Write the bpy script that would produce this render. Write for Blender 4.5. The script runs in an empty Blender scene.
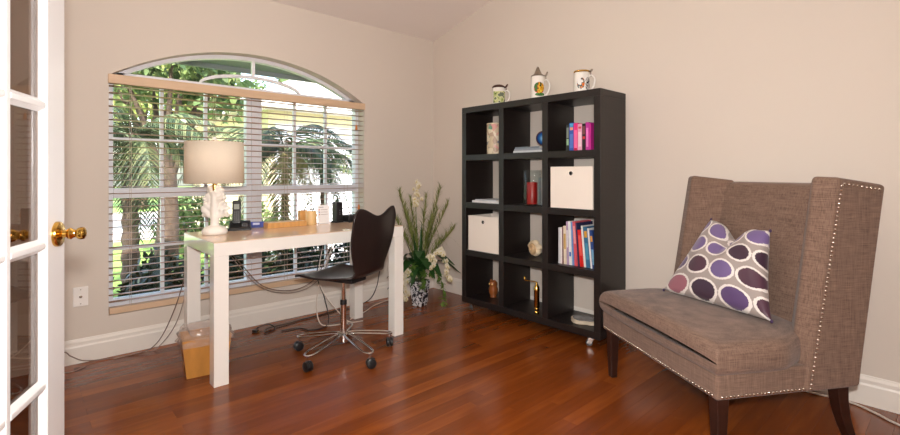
import bpy, bmesh, math, random
import numpy as np
from mathutils import Vector, Matrix, Euler, noise as mnoise
random.seed(7); rng = np.random.default_rng(7)
PI = math.pi
scn = bpy.context.scene
COL = scn.collection

# ------------------------------------------------------------------ camera
CAM_H = 1.1235
YAW = math.atan2(435, 473)
cd = bpy.data.cameras.new('camera'); cam = bpy.data.objects.new('camera', cd); COL.objects.link(cam)
cd.sensor_width = 36.0; cd.lens = 473/900*36; cd.shift_y = -43.5/900; cd.clip_start = 0.03; cd.clip_end = 200
cam.location = (0, 0, CAM_H); cam.rotation_euler = (PI/2, 0, -YAW)
scn.camera = cam

# ------------------------------------------------------------------ world, sun, lights, exposure
scn.view_settings.view_transform = 'Standard'
scn.view_settings.look = 'None'
scn.view_settings.gamma = 1.0
scn.view_settings.use_curve_mapping = False
scn.view_settings.exposure = 0.95
W = bpy.data.worlds.new('world'); scn.world = W; W.use_nodes = True
nt = W.node_tree; nt.nodes.clear()
wo = nt.nodes.new('ShaderNodeOutputWorld'); wb = nt.nodes.new('ShaderNodeBackground')
sky = nt.nodes.new('ShaderNodeTexSky'); sky.sky_type = 'NISHITA'
sky.sun_disc = False; sky.sun_elevation = math.radians(50); sky.sun_rotation = math.radians(200)
sky.air_density = 1.2; sky.dust_density = 2.5; sky.ozone_density = 1.0
wb.inputs['Strength'].default_value = 0.5
nt.links.new(sky.outputs[0], wb.inputs[0]); nt.links.new(wb.outputs[0], wo.inputs[0])

def lamp(name, typ, loc, energy, color=(1, 1, 1), rot=(0, 0, 0), **kw):
    l = bpy.data.lights.new(name, typ); l.energy = energy; l.color = color
    for k, v in kw.items(): setattr(l, k, v)
    o = bpy.data.objects.new(name, l); COL.objects.link(o); o.location = loc; o.rotation_euler = rot
    return o
# sun comes over the roof from behind the house, so none falls into the room
lamp('sun', 'SUN', (0, 0, 20), 9.0, (1.0, 0.95, 0.86), (math.radians(42), 0, math.radians(-28)), angle=math.radians(0.6))
# photographer's flash on the camera's hot shoe
lamp('camera_flash', 'AREA', (0.0, -0.02, 1.25), 37, (1.0, 0.98, 0.96), (PI/2, 0, -YAW), shape='DISK', size=0.09)
# added fill lights for room and hall (their lamp-like bodies are built further down)
FILL_GLOBES = [((1.0, 1.9), 0.36, 52), ((0.02, -0.75), 1.62, 46)]      # place, drop below the ceiling, watts
HALL_FILL_W = 22

# ------------------------------------------------------------------ mesh helpers
class MB:
    def __init__(s): s.v = []; s.f = []; s.uv = None
    def add(s, vs, fs):
        b = len(s.v); s.v += [tuple(p) for p in vs]; s.f += [tuple(i+b for i in f) for f in fs]; return s
    def box(s, x0, x1, y0, y1, z0, z1, M=None):
        vs = [Vector((x, y, z)) for z in (z0, z1) for y in (y0, y1) for x in (x0, x1)]
        if M is not None: vs = [M @ p for p in vs]
        return s.add(vs, [(0, 2, 3, 1), (4, 5, 7, 6), (0, 1, 5, 4), (2, 6, 7, 3), (0, 4, 6, 2), (1, 3, 7, 5)])
    def hexa(s, bot, top):        # 4 bottom points ccw from above, 4 top points
        return s.add(list(bot)+list(top), [(3, 2, 1, 0), (4, 5, 6, 7), (0, 1, 5, 4), (1, 2, 6, 5), (2, 3, 7, 6), (3, 0, 4, 7)])
    def lathe(s, prof, n=24, c=(0, 0, 0), M=None, cap=True, closed=False):
        vs = []; fs = []
        for r, z in prof:
            for k in range(n):
                a = 2*PI*k/n; vs.append(Vector((c[0]+r*math.cos(a), c[1]+r*math.sin(a), c[2]+z)))
        m = len(prof)
        for j in range(m-1 if not closed else m):
            j2 = (j+1) % m
            for k in range(n):
                k2 = (k+1) % n; fs.append((j*n+k, j*n+k2, j2*n+k2, j2*n+k))
        if cap and not closed:
            if prof[0][0] > 1e-5: fs.append(tuple(reversed(range(n))))
            if prof[-1][0] > 1e-5: fs.append(tuple(range((m-1)*n, m*n)))
        if M is not None: vs = [M @ p for p in vs]
        return s.add(vs, fs)
    def tube(s, pts, r, n=8, closed=False):
        pts = [Vector(p) for p in pts]; N = len(pts)
        R = r if callable(r) else (lambda t: r)
        up = None; vs = []; fs = []
        for i, p in enumerate(pts):
            if closed: t = (pts[(i+1) % N]-pts[i-1]).normalized()
            else: t = (pts[min(i+1, N-1)]-pts[max(i-1, 0)]).normalized()
            if up is None:
                up = Vector((0, 0, 1)) if abs(t.z) < 0.9 else Vector((1, 0, 0))
            x = (up-t*up.dot(t))
            if x.length < 1e-6: x = t.orthogonal()
            x.normalize(); y = t.cross(x); up = x
            rr = R(i/max(N-1, 1))
            for k in range(n):
                a = 2*PI*k/n; vs.append(p+(x*math.cos(a)+y*math.sin(a))*rr)
        for i in range(N if closed else N-1):
            j = (i+1) % N
            for k in range(n):
                k2 = (k+1) % n; fs.append((i*n+k, i*n+k2, j*n+k2, j*n+k))
        if not closed: fs += [tuple(reversed(range(n))), tuple(range((N-1)*n, N*n))]
        return s.add(vs, fs)
    def grid(s, fn, nu, nv, wrapu=False):
        vs = [fn(i/(nu if wrapu else nu-1), j/(nv-1)) for j in range(nv) for i in range(nu)]
        fs = []
        for j in range(nv-1):
            for i in range(nu if wrapu else nu-1):
                i2 = (i+1) % nu; fs.append((j*nu+i, j*nu+i2, (j+1)*nu+i2, (j+1)*nu+i))
        return s.add(vs, fs)
    def prism(s, poly, d0, d1, axis='y'):
        n = len(poly)
        def P(a, b, d): return (a, d, b) if axis == 'y' else ((d, a, b) if axis == 'x' else (a, b, d))
        vs = [P(a, b, d0) for a, b in poly]+[P(a, b, d1) for a, b in poly]
        fs = [tuple(range(n)), tuple(range(2*n-1, n-1, -1))]+[(i, i+n, (i+1) % n+n, (i+1) % n) for i in range(n)]
        return s.add(vs, fs)
    def ball(s, c, r, nu=10, nv=7):
        rx, ry, rz = (r, r, r) if not isinstance(r, (tuple, list)) else r
        prof = [(math.sin(PI*j/nv), -math.cos(PI*j/nv)) for j in range(nv+1)]
        M = Matrix.Translation(c) @ Matrix.Diagonal((rx, ry, rz, 1))
        return s.lathe([(max(a, 1e-6), b) for a, b in prof], nu, M=M, cap=False)
    def mesh(s, name, smooth=False):
        me = bpy.data.meshes.new(name); me.from_pydata(s.v, [], s.f); me.update()
        bm = bmesh.new(); bm.from_mesh(me); bmesh.ops.recalc_face_normals(bm, faces=bm.faces); bm.to_mesh(me); bm.free()
        if smooth:
            me.polygons.foreach_set('use_smooth', [True]*len(me.polygons))
        return me
    def build(s, name, mat, parent=None, smooth=False, bev=0, seg=2, loc=None, rot=None, auto=None):
        me = s.mesh(name, smooth); me.materials.append(mat)
        o = bpy.data.objects.new(name, me); COL.objects.link(o)
        if parent is not None: o.parent = parent
        if loc is not None: o.location = loc
        if rot is not None: o.rotation_euler = rot
        if bev:
            m = o.modifiers.new('bevel', 'BEVEL'); m.width = bev; m.segments = seg; m.limit_method = 'ANGLE'; m.angle_limit = math.radians(40)
            me.polygons.foreach_set('use_smooth', [True]*len(me.polygons))
            m.harden_normals = False
            w = o.modifiers.new('wn', 'WEIGHTED_NORMAL'); w.keep_sharp = False
        if auto:
            e = o.modifiers.new('split', 'EDGE_SPLIT'); e.split_angle = math.radians(auto)
        return o

def tag(o, label, cat, group=None):
    o['label'] = label; o['category'] = cat
    if group: o['group'] = group
    return o
def thing(name, label, cat, loc=(0, 0, 0), rz=0, group=None):
    o = bpy.data.objects.new(name, None); COL.objects.link(o); o.empty_display_size = 0.05
    o.location = loc; o.rotation_euler = (0, 0, rz); return tag(o, label, cat, group)
def struct(o): o['kind'] = 'structure'; return o
def stuff(o): o['kind'] = 'stuff'; return o
def link_copy(o, parent=None):
    c = o.copy(); COL.objects.link(c)
    if parent is not None: c.parent = parent
    return c
def inst(name, me, parent, loc=(0, 0, 0), rot=(0, 0, 0), scale=(1, 1, 1)):
    o = bpy.data.objects.new(name, me); COL.objects.link(o); o.parent = parent
    o.location = loc; o.rotation_euler = rot; o.scale = scale; return o
def spline(pts, n=8):
    P = [Vector(p) for p in pts]; P = [P[0]*2-P[1]]+P+[P[-1]*2-P[-2]]; out = []
    for i in range(1, len(P)-2):
        a, b, c, d = P[i-1:i+3]
        for k in range(n):
            t = k/n
            out.append(0.5*((2*b)+(c-a)*t+(2*a-5*b+4*c-d)*t*t+(3*b-a-3*c+d)*t**3))
    out.append(P[-2]); return out

# ------------------------------------------------------------------ materials
def srgb(r, g, b):
    f = lambda c: (c/255/12.92) if c/255 <= 0.04045 else ((c/255+0.055)/1.055)**2.4
    return (f(r), f(g), f(b), 1)
def new_mat(name):
    m = bpy.data.materials.new(name); m.use_nodes = True
    n = m.node_tree.nodes; return m, n, m.node_tree.links, n['Principled BSDF']
def mat(name, col, rough=0.5, metal=0.0, var=0.06, scale=6.0, bump=0.0, bscale=60.0, coat=0.0, spec=0.5, stretch=(1, 1, 1), sub=0):
    m, n, l, p = new_mat(name)
    tc = n.new('ShaderNodeTexCoord'); mp = n.new('ShaderNodeMapping'); mp.inputs['Scale'].default_value = stretch
    l.new(tc.outputs['Object'], mp.inputs[0])
    nz = n.new('ShaderNodeTexNoise'); nz.inputs['Scale'].default_value = scale; nz.inputs['Detail'].default_value = 4
    l.new(mp.outputs[0], nz.inputs['Vector'])
    cr = n.new('ShaderNodeValToRGB'); e = cr.color_ramp.elements
    c = col
    e[0].position = 0.3; e[1].position = 0.7
    e[0].color = (c[0]*(1-var), c[1]*(1-var), c[2]*(1-var), 1)
    e[1].color = (min(c[0]*(1+var), 1), min(c[1]*(1+var), 1), min(c[2]*(1+var), 1), 1)
    l.new(nz.outputs['Fac'], cr.inputs[0]); l.new(cr.outputs[0], p.inputs['Base Color'])
    p.inputs['Roughness'].default_value = rough; p.inputs['Metallic'].default_value = metal
    p.inputs['Specular IOR Level'].default_value = spec
    if coat: p.inputs['Coat Weight'].default_value = coat; p.inputs['Coat Roughness'].default_value = 0.04
    if bump:
        n2 = n.new('ShaderNodeTexNoise'); n2.inputs['Scale'].default_value = bscale; n2.inputs['Detail'].default_value = 3
        l.new(mp.outputs[0], n2.inputs['Vector'])
        b = n.new('ShaderNodeBump'); b.inputs['Strength'].default_value = bump; b.inputs['Distance'].default_value = 0.002
        l.new(n2.outputs['Fac'], b.inputs['Height']); l.new(b.outputs[0], p.inputs['Normal'])
    return m
def island_mat(name, cols, rough=0.5, trans=0.3, var_scale=1.0, spec=0.3):
    """leaf material: a random colour for each loose leaf, some light let through"""
    m, n, l, p = new_mat(name)
    g = n.new('ShaderNodeNewGeometry'); cr = n.new('ShaderNodeValToRGB')
    el = cr.color_ramp.elements
    while len(el) < len(cols): el.new(0.5)
    for i, c in enumerate(cols): el[i].position = i/(len(cols)-1); el[i].color = c
    l.new(g.outputs['Random Per Island'], cr.inputs[0]); l.new(cr.outputs[0], p.inputs['Base Color'])
    p.inputs['Roughness'].default_value = rough; p.inputs['Specular IOR Level'].default_value = spec
    if trans:
        t = n.new('ShaderNodeBsdfTranslucent'); mx = n.new('ShaderNodeMixShader'); mx.inputs[0].default_value = trans
        l.new(cr.outputs[0], t.inputs[0]); l.new(p.outputs[0], mx.inputs[1]); l.new(t.outputs[0], mx.inputs[2])
        l.new(mx.outputs[0], n['Material Output'].inputs[0])
    return m

WALL = mat('wall_paint', srgb(215, 203, 191), 0.7, var=0.012, scale=1.5, bump=0.12, bscale=180, spec=0.25)
CEIL = mat('ceiling_paint', srgb(238, 227, 220), 0.85, var=0.01, scale=1.5, bump=0.15, bscale=120, spec=0.2)
TRIM = mat('trim_white', srgb(232, 224, 214), 0.35, var=0.01, scale=3)
DOORW = mat('door_white', srgb(207, 203, 201), 0.3, var=0.01, scale=3)
VINYL = mat('window_vinyl', srgb(236, 234, 238), 0.35, var=0.01)
BRASS = mat('brass', srgb(214, 170, 84), 0.16, 1.0, var=0.08, scale=30)
CHROME = mat('chrome', srgb(225, 222, 220), 0.09, 1.0, var=0.02)
BLACKP = mat('black_plastic', srgb(26, 25, 27), 0.35, var=0.1, scale=20)
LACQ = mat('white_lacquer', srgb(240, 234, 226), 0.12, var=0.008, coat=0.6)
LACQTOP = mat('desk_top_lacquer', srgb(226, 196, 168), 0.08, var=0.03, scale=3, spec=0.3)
ESP = mat('espresso_veneer', srgb(27, 20, 18), 0.42, var=0.22, scale=5, stretch=(1, 1, 14), bump=0.08, bscale=30)
CHAIRB = mat('dark_plywood', srgb(36, 25, 23), 0.36, var=0.15, scale=8, stretch=(1, 8, 1))
LEGW = mat('dark_leg_wood', srgb(46, 25, 19), 0.3, var=0.2, scale=8, stretch=(1, 1, 6))
BAMBOO = mat('bamboo_wood', srgb(214, 160, 96), 0.35, var=0.1, scale=10, stretch=(6, 6, 1))
SLATW = mat('blind_slat_wood', srgb(182, 142, 116), 0.45, var=0.05, scale=6)
VALW = mat('blind_valance_wood', srgb(214, 182, 150), 0.4, var=0.05, scale=4, stretch=(1, 1, 10))
CORDW = mat('cord_cream', srgb(196, 176, 158), 0.8)
GLASSM = None
def glass_mat(name, col=(1, 1, 1, 1), rough=0.0, mixt=0.92):
    m, n, l, p = new_mat(name)
    tr = n.new('ShaderNodeBsdfTransparent'); tr.inputs[0].default_value = col
    gl = n.new('ShaderNodeBsdfGlossy'); gl.inputs['Roughness'].default_value = rough; gl.inputs['Color'].default_value = (1, 1, 1, 1)
    fr = n.new('ShaderNodeFresnel'); fr.inputs['IOR'].default_value = 1.5
    mx = n.new('ShaderNodeMixShader')
    ge = n.new('ShaderNodeNewGeometry'); iv = n.new('ShaderNodeMath'); iv.operation = 'SUBTRACT'; iv.inputs[0].default_value = 1.0; l.new(ge.outputs['Backfacing'], iv.inputs[1])
    ml = n.new('ShaderNodeMath'); ml.operation = 'MULTIPLY'; l.new(fr.outputs[0], ml.inputs[0]); l.new(iv.outputs[0], ml.inputs[1])   # reflect on the outer faces only
    l.new(ml.outputs[0], mx.inputs[0]); l.new(tr.outputs[0], mx.inputs[1]); l.new(gl.outputs[0], mx.inputs[2])
    l.new(mx.outputs[0], n['Material Output'].inputs[0]); return m
PANE = glass_mat('window_glass', (0.97, 0.985, 0.98, 1))
DOORGLASS = glass_mat('door_glass', (0.64, 0.585, 0.55, 1))
CLEARG = glass_mat('clear_glass', (0.93, 0.95, 0.95, 1))

def floor_mat():
    m, n, l, p = new_mat('cherry_floor')
    g = n.new('ShaderNodeNewGeometry'); oi = n.new('ShaderNodeObjectInfo')
    mul = n.new('ShaderNodeVectorMath'); mul.operation = 'MULTIPLY_ADD'
    l.new(g.outputs['Position'], mul.inputs[0]); mul.inputs[1].default_value = (1.3, 11, 1)
    off = n.new('ShaderNodeMath'); off.operation = 'MULTIPLY'; off.inputs[1].default_value = 57
    l.new(oi.outputs['Random'], off.inputs[0]); l.new(off.outputs[0], mul.inputs[2])
    nz = n.new('ShaderNodeTexNoise'); nz.inputs['Scale'].default_value = 2.2; nz.inputs['Detail'].default_value = 3; nz.inputs['Roughness'].default_value = 0.5
    l.new(mul.outputs[0], nz.inputs['Vector'])
    cr = n.new('ShaderNodeValToRGB'); e = cr.color_ramp.elements
    e[0].position = 0.0; e[0].color = srgb(88, 40, 13); e[1].position = 1.0; e[1].color = srgb(166, 90, 33)
    a = e.new(0.5); a.color = srgb(122, 59, 19)
    mx = n.new('ShaderNodeMath'); mx.operation = 'MULTIPLY_ADD'; mx.inputs[1].default_value = 0.36
    l.new(oi.outputs['Random'], mx.inputs[0])
    m2 = n.new('ShaderNodeMath'); m2.operation = 'MULTIPLY_ADD'; m2.inputs[1].default_value = 0.6; m2.inputs[2].default_value = 0.03
    l.new(nz.outputs['Fac'], m2.inputs[0]); l.new(m2.outputs[0], mx.inputs[2])
    l.new(mx.outputs[0], cr.inputs[0]); l.new(cr.outputs[0], p.inputs['Base Color'])
    p.inputs['Roughness'].default_value = 0.23; p.inputs['Specular IOR Level'].default_value = 0.5
    return m
FLOORM = floor_mat()
SUBF = mat('floor_joint_dark', srgb(50, 22, 12), 0.6)

# ------------------------------------------------------------------ the room
XL, XR, YB, YF = -0.25, 3.06, 3.57, -1.6
SL = 0.25                                # ceiling slope
def zc(y): return 2.44 + (YB - y)*SL
WX0, WX1, WZ0, WSP, RISE = 0.425, 2.26, 0.25, 1.735, 0.274
WC = (WX0+WX1)/2; HWD = (WX1-WX0)/2
ARC = (HWD*HWD+RISE*RISE)/(2*RISE)
def arch_z(x): return WSP+RISE-(ARC-math.sqrt(max(ARC*ARC-(x-WC)**2, 0)))
def arch_pts(x0, x1, n, dz=0):
    return [(x0+(x1-x0)*i/n, arch_z(x0+(x1-x0)*i/n)+dz) for i in range(n+1)]

def wall_with_hole(name, outer, hole, d0, d1, axis, mt):
    bm = bmesh.new()
    def P(a, b, d): return (a, d, b) if axis == 'y' else (d, a, b)
    loops = []
    for d in (d0, d1):
        es = []; rings = []
        for poly in (outer, hole):
            vs = [bm.verts.new(P(a, b, d)) for a, b in poly]; rings.append(vs)
            for i in range(len(vs)): es.append(bm.edges.new((vs[i], vs[(i+1) % len(vs)])))
        bmesh.ops.triangle_fill(bm, edges=es, use_beauty=True); loops.append(rings)
    for k in (0, 1):
        A, B = loops[0][k], loops[1][k]
        for i in range(len(A)):
            j = (i+1) % len(A); bm.faces.new((A[i], A[j], B[j], B[i]))
    bmesh.ops.recalc_face_normals(bm, faces=bm.faces)
    me = bpy.data.meshes.new(name); bm.to_mesh(me); bm.free(); me.materials.append(mt)
    o = bpy.data.objects.new(name, me); COL.objects.link(o); return struct(o)

hole = [(WX0, WZ0), (WX1, WZ0)] + list(reversed(arch_pts(WX0, WX1, 40)))
wall_with_hole('wall_back', [(XL-0.2, -0.3), (XR+0.2, -0.3), (XR+0.2, 2.5), (XL-0.2, 2.5)], hole, YB, YB+0.2, 'y', WALL)
struct(MB().prism([(YF-0.2, -0.3), (YB, -0.3), (YB, 2.5), (YF-0.2, 3.95)], XR, XR+0.2, 'x').build('wall_right', WALL))
DY0, DY1 = -0.86, 0.735                   # doorway in the left wall, the camera stands in front of it
wall_with_hole('wall_left', [(YF-0.2, -0.3), (YB, -0.3), (YB, 2.5), (YF-0.2, 3.95)],
               [(DY0, -0.05), (DY1, -0.05), (DY1, 2.05), (DY0, 2.05)], XL-0.14, XL, 'x', WALL)
struct(MB().box(XL-0.2, XR+0.2, YF-0.2, YF, -0.3, 3.95).build('wall_front', WALL))
struct(MB().prism([(YB+0.2, zc(YB+0.2)), (YF-0.2, zc(YF-0.2)), (YF-0.2, zc(YF-0.2)+0.2), (YB+0.2, zc(YB+0.2)+0.2)], XL-0.2, XR+0.2, 'x').build('ceiling', CEIL))
# hall outside the doorway
HX = -1.7
struct(MB().box(HX-0.15, HX, YF-0.2, 1.9, -0.3, 2.7).build('wall_hall_far', WALL))
struct(MB().box(HX, XL-0.14, 1.75, 1.9, -0.3, 2.7).build('wall_hall_end', WALL))
struct(MB().box(HX, XL-0.2, YF-0.2, YF, -0.3, 2.7).build('wall_hall_near', WALL))
struct(MB().box(HX-0.15, XL-0.14, YF-0.2, 1.9, 2.55, 2.7).build('ceiling_hall', CEIL))
struct(MB().box(HX-0.15, XL-0.001, YF-0.2, 1.9, -0.16, -0.004).build('floor_hall', mat('hall_tile', srgb(196, 176, 150), 0.4)))

# floor: slab and planks laid along X
fl = struct(MB().box(XL, XR+0.1, YF, YB+0.1, -0.16, -0.006).build('floor', SUBF))
PW = 0.08
def plank_mesh(L):
    g = 0.0002; b = 0.0003
    m = MB(); x0, x1, y0, y1 = g, L-g, g, PW-g
    bot = [(x0, y0, -0.0059), (x1, y0, -0.0059), (x1, y1, -0.0059), (x0, y1, -0.0059)]
    mid = [(x0, y0, -b), (x1, y0, -b), (x1, y1, -b), (x0, y1, -b)]
    top = [(x0+b, y0+b, 0), (x1-b, y0+b, 0), (x1-b, y1-b, 0), (x0+b, y1-b, 0)]
    m.add(bot+mid+top, [(3, 2, 1, 0), (8, 9, 10, 11)]+[(i, (i+1) % 4, (i+1) % 4+4, i+4) for i in range(4)]+[(i+4, (i+1) % 4+4, (i+1) % 4+8, i+8) for i in range(4)])
    me = m.mesh('plank'); me.materials.append(FLOORM); return me
pcache = {}
def plank(x, y, L):
    k = round(L, 2)
    if k not in pcache: pcache[k] = plank_mesh(L)
    inst('plank', pcache[k], fl, (x, y, 0))
rows = int(math.ceil((YB-YF)/PW))
for r in range(rows):
    y = YB-(r+1)*PW; x = XL; L0 = random.choice([0.5, 0.8, 1.1, 1.4])
    first = True
    while x < XR-0.01:
        L = L0 if first else random.choice([0.7, 0.9, 1.1, 1.3, 1.5, 1.7]); first = False
        if XR-(x+L) < 0.35: L = round(XR+0.03-x, 2)
        plank(x, y, L); x += L

# baseboards
def base_profile():
    return [(0, 0), (0.016, 0), (0.016, 0.095), (0.012, 0.105), (0.012, 0.122), (0.006, 0.134), (0.004, 0.142), (0, 0.142)]
def baseboard(name, a, b, n):
    """a,b: 2D ends on the wall plane, n: 2D normal into the room"""
    vs = []
    pr = base_profile(); m = MB()
    for q in (a, b):
        for d, z in pr: vs.append((q[0]+n[0]*d, q[1]+n[1]*d, z))
    k = len(pr)
    m.add(vs, [tuple(range(k)), tuple(range(2*k-1, k-1, -1))]+[(i, i+k, (i+1) % k+k, (i+1) % k) for i in range(k)])
    return struct(m.build(name, TRIM))
baseboard('baseboard_back', (XL, YB), (XR, YB), (0, -1))
baseboard('baseboard_right', (XR, YF), (XR, YB), (-1, 0))
baseboard('baseboard_left', (XL, DY1+0.09), (XL, YB), (1, 0))
baseboard('baseboard_front', (XL, YF), (XR, YF), (0, 1))
# doorway casing
tr = MB()
tr.box(XL, XL+0.018, DY0-0.08, DY0, 0, 2.13); tr.box(XL, XL+0.018, DY1, DY1+0.08, 0, 2.13); tr.box(XL, XL+0.018, DY0, DY1, 2.05, 2.13)
tr.box(XL-0.14, XL, DY0, DY0+0.018, 0, 2.05); tr.box(XL-0.14, XL, DY1-0.018, DY1, 0, 2.05); tr.box(XL-0.14, XL, DY0, DY1, 2.03, 2.05)
struct(tr.build('trim_1', TRIM, bev=0.003))

# unseen globes, added to brighten walls and ceiling
LENS = bpy.data.materials.new('lamp_lens'); LENS.use_nodes = True
LENS.node_tree.nodes['Principled BSDF'].inputs['Emission Color'].default_value = (1, 0.9, 0.78, 1)
LENS.node_tree.nodes['Principled BSDF'].inputs['Emission Strength'].default_value = 2.0
for k, ((x, y), dr_, w_) in enumerate(FILL_GLOBES):
    z = zc(y)
    t = thing('fill_globe', ['added white fill globe nearer the armchair', 'added white fill globe behind the camera'][k], 'lamp', (x, y, z), 0, 'added fill globes')
    MB().lathe([(0.07, 0.02), (0.07, -0.02), (0.02, -0.035), (0.008, -0.04), (0.008, 0.16-dr_), (0.05, 0.15-dr_), (0.05, 0.13-dr_)], 24).build('stem', BRASS, t, smooth=True, auto=40)
    MB().ball((0, 0, -dr_), 0.15, 24, 16).build('globe', LENS, t, smooth=True)
    lamp('fill_globe_light', 'POINT', (x, y, z-dr_), w_, (1.0, 0.97, 0.94), shadow_soft_size=0.16)
t = thing('hall_fill', 'added round white fill light out in the hall', 'lamp', (-1.0, -0.1, 2.55))  # unseen fill through the doorway, added in the form of a flush lamp
MB().lathe([(0.2, -0.001), (0.2, -0.03), (0.17, -0.045), (0.165, -0.02)], 32, cap=False).build('rim', TRIM, t, smooth=True)
MB().lathe([(0.169, -0.02), (0.13, -0.045), (0.06, -0.055), (1e-4, -0.058)], 32, cap=False).build('diffuser', LENS, t, smooth=True)
lamp('hall_fill_light', 'AREA', (-1.0, -0.1, 2.44), HALL_FILL_W, (1.0, 0.95, 0.9), (0, 0, 0), shape='DISK', size=0.34)

# ------------------------------------------------------------------ window units (behind the blind)
FY0, FY1 = YB+0.095, YB+0.155
def window_unit(name, x0, x1, zb, zt):
    root = bpy.data.objects.new(name, None); COL.objects.link(root); struct(root)
    root.location = ((x0+x1)/2, FY0, zb)
    ox, oy, oz = root.location
    def B(nm, a, b, c, d, e, f, m=VINYL, bev=0.003):
        return MB().box(a-ox, b-ox, c-oy, d-oy, e-oz, f-oz).build(nm, m, root, bev=bev)
    fw = 0.034
    B('frame', x0, x0+fw, FY0, FY1, zb, zt); B('frame', x1-fw, x1, FY0, FY1, zb, zt)
    B('frame', x0+fw, x1-fw, FY0, FY1, zb, zb+0.045); B('frame', x0+fw, x1-fw, FY0, FY1, zt-0.03, zt)
    zm = 1.0
    B('meeting_rail', x0+fw, x1-fw, FY0-0.006, FY1, zm-0.032, zm+0.032)
    for z0, z1, dy in ((zb+0.045, zm-0.032, 0.0), (zm+0.032, zt-0.03, 0.02)):
        zc_ = (z0+z1)/2 if dy == 0 else z0+(z1-z0)*0.47
        B('muntin', x0+fw, x1-fw, FY0+dy, FY0+dy+0.03, zc_-0.011, zc_+0.011)
        for k in (1, 2):
            xm = x0+fw+(x1-x0-2*fw)*k/3
            B('muntin', xm-0.011, xm+0.011, FY0+dy+0.001, FY0+dy+0.029, z0, zc_-0.011)
            B('muntin', xm-0.011, xm+0.011, FY0+dy+0.001, FY0+dy+0.029, zc_+0.011, z1)
        for c in range(3):
            a = x0+fw+(x1-x0-2*fw)*c/3+0.006; b = x0+fw+(x1-x0-2*fw)*(c+1)/3-0.006
            for (e, f) in ((z0, zc_-0.006), (zc_+0.006, z1)):
                B('pane', a, b, FY0+dy+0.013, FY0+dy+0.017, e, f, PANE, 0)
    return root
MULL = 0.024
window_unit('window_1', WX0, WC-MULL, WZ0+0.03, WSP)
window_unit('window_2', WC+MULL, WX1, WZ0+0.03, WSP)
struct(MB().box(WC-MULL, WC+MULL, FY0-0.012, FY1+0.01, WZ0+0.03, WSP).build('trim_2', VINYL, bev=0.004))
struct(MB().box(WX0, WX1, YB+0.05, YB+0.2, WZ0, WZ0+0.03).build('trim_3', TRIM, bev=0.003))
# arched transom
root = bpy.data.objects.new('window_3', None); COL.objects.link(root); struct(root); root.location = (WC, FY0, WSP)
def arc_strip(name, R_out_dz, R_in_dz, x0, x1, y0, y1, fn, mt, n=36):
    m = MB(); vs = []; fs = []
    for i in range(n+1):
        x = x0+(x1-x0)*i/n
        for (yy) in (y0, y1):
            for dz in (R_out_dz, R_in_dz): vs.append((x-WC, yy-FY0, max(fn(x)+dz, WSP-0.0)-WSP))
    for i in range(n):
        a = i*4; b = a+4
        fs += [(a, b, b+1, a+1), (a+2, a+3, b+3, b+2), (a, a+2, b+2, b), (a+1, b+1, b+3, a+3)]
    fs += [(0, 1, 3, 2), (n*4, n*4+2, n*4+3, n*4+1)]
    return m.add(vs, fs).build(name, mt, root)
arc_strip('arch_frame', -0.001, -0.028, WX0+0.002, WX1-0.002, FY0, FY1, arch_z, VINYL)
MB().box(-HWD, HWD, 0, 0.06, -0.0, 0.04).build('sill_rail', VINYL, root, bev=0.003)
IR = 0.33
def inner_z(x): return WSP+0.02+0.105*math.sqrt(max(1-((x-WC)/0.385)**2, 0))
arc_strip('inner_arc', 0.011, -0.011, WC-0.385, WC+0.385, FY0+0.01, FY0+0.04, inner_z, VINYL, 40)
MB().box(-0.011, 0.011, 0.011, 0.039, 0.13, RISE-0.02).build('muntin', VINYL, root)
m = MB(); pp = [(x-WC, z-WSP-0.02) for x, z in arch_pts(WX0+0.12, WX1-0.12, 24)]
m.prism([(-HWD+0.12, 0.03)]+pp+[(HWD-0.12, 0.03)], 0.022, 0.026, 'y'); m.build('pane', PANE, root)

# ------------------------------------------------------------------ window blind
t = thing('window_blind', 'tan wooden slatted blind hanging open across the arched window', 'blind', (WC, YB+0.03, WZ0))
bx = HWD-0.004
MB().box(-HWD-0.004, HWD+0.004, -0.042, -0.024, 1.685-WZ0, 1.742-WZ0).build('valance', VALW, t, bev=0.004)
MB().box(-bx, bx, -0.018, 0.035, 1.69-WZ0, 1.735-WZ0).build('head_rail', SLATW, t, bev=0.002)
sm = MB()
NS = 9
def slat_fn(u, v):
    x = -bx+2*bx*u; a = (v-0.5); y = 0.05*a; z = 0.0022*(1-4*a*a)
    return (x, y, z)
sm = MB()
ring = [(0.025*math.cos(a)*1.0, 0.0019*math.sin(a)+0.0022*(1-math.cos(a)**2)) for a in [2*PI*k/12 for k in range(12)]]
vs = [(-bx, y, z) for y, z in ring]+[(bx, y, z) for y, z in ring]
sm.add(vs, [tuple(range(12)), tuple(range(23, 11, -1))]+[(i, i+12, (i+1) % 12+12, (i+1) % 12) for i in range(12)])
slat_me = sm.mesh('slat', True); slat_me.materials.append(SLATW)
nsl = 33; zlo, zhi = 0.326, 1.672
for i in range(nsl):
    z = zlo+(zhi-zlo)*i/(nsl-1)
    inst('slat', slat_me, t, (0, 0.0, z-WZ0), (math.radians(-3+random.uniform(-1.0, 1.0)), math.radians(random.uniform(-0.05, 0.05)), 0))
MB().box(-bx, bx, -0.026, 0.026, 0.253-WZ0, 0.292-WZ0).build('bottom_rail', VALW, t, bev=0.004)
for x in (-0.80, -0.30, 0.22, 0.75):
    m = MB()
    for dy in (-0.0265, 0.0265): m.tube([(x, dy, 0.29-WZ0), (x, dy, 1.69-WZ0)], 0.0012, 5)
    m.build('ladder_cord', CORDW, t)
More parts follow.
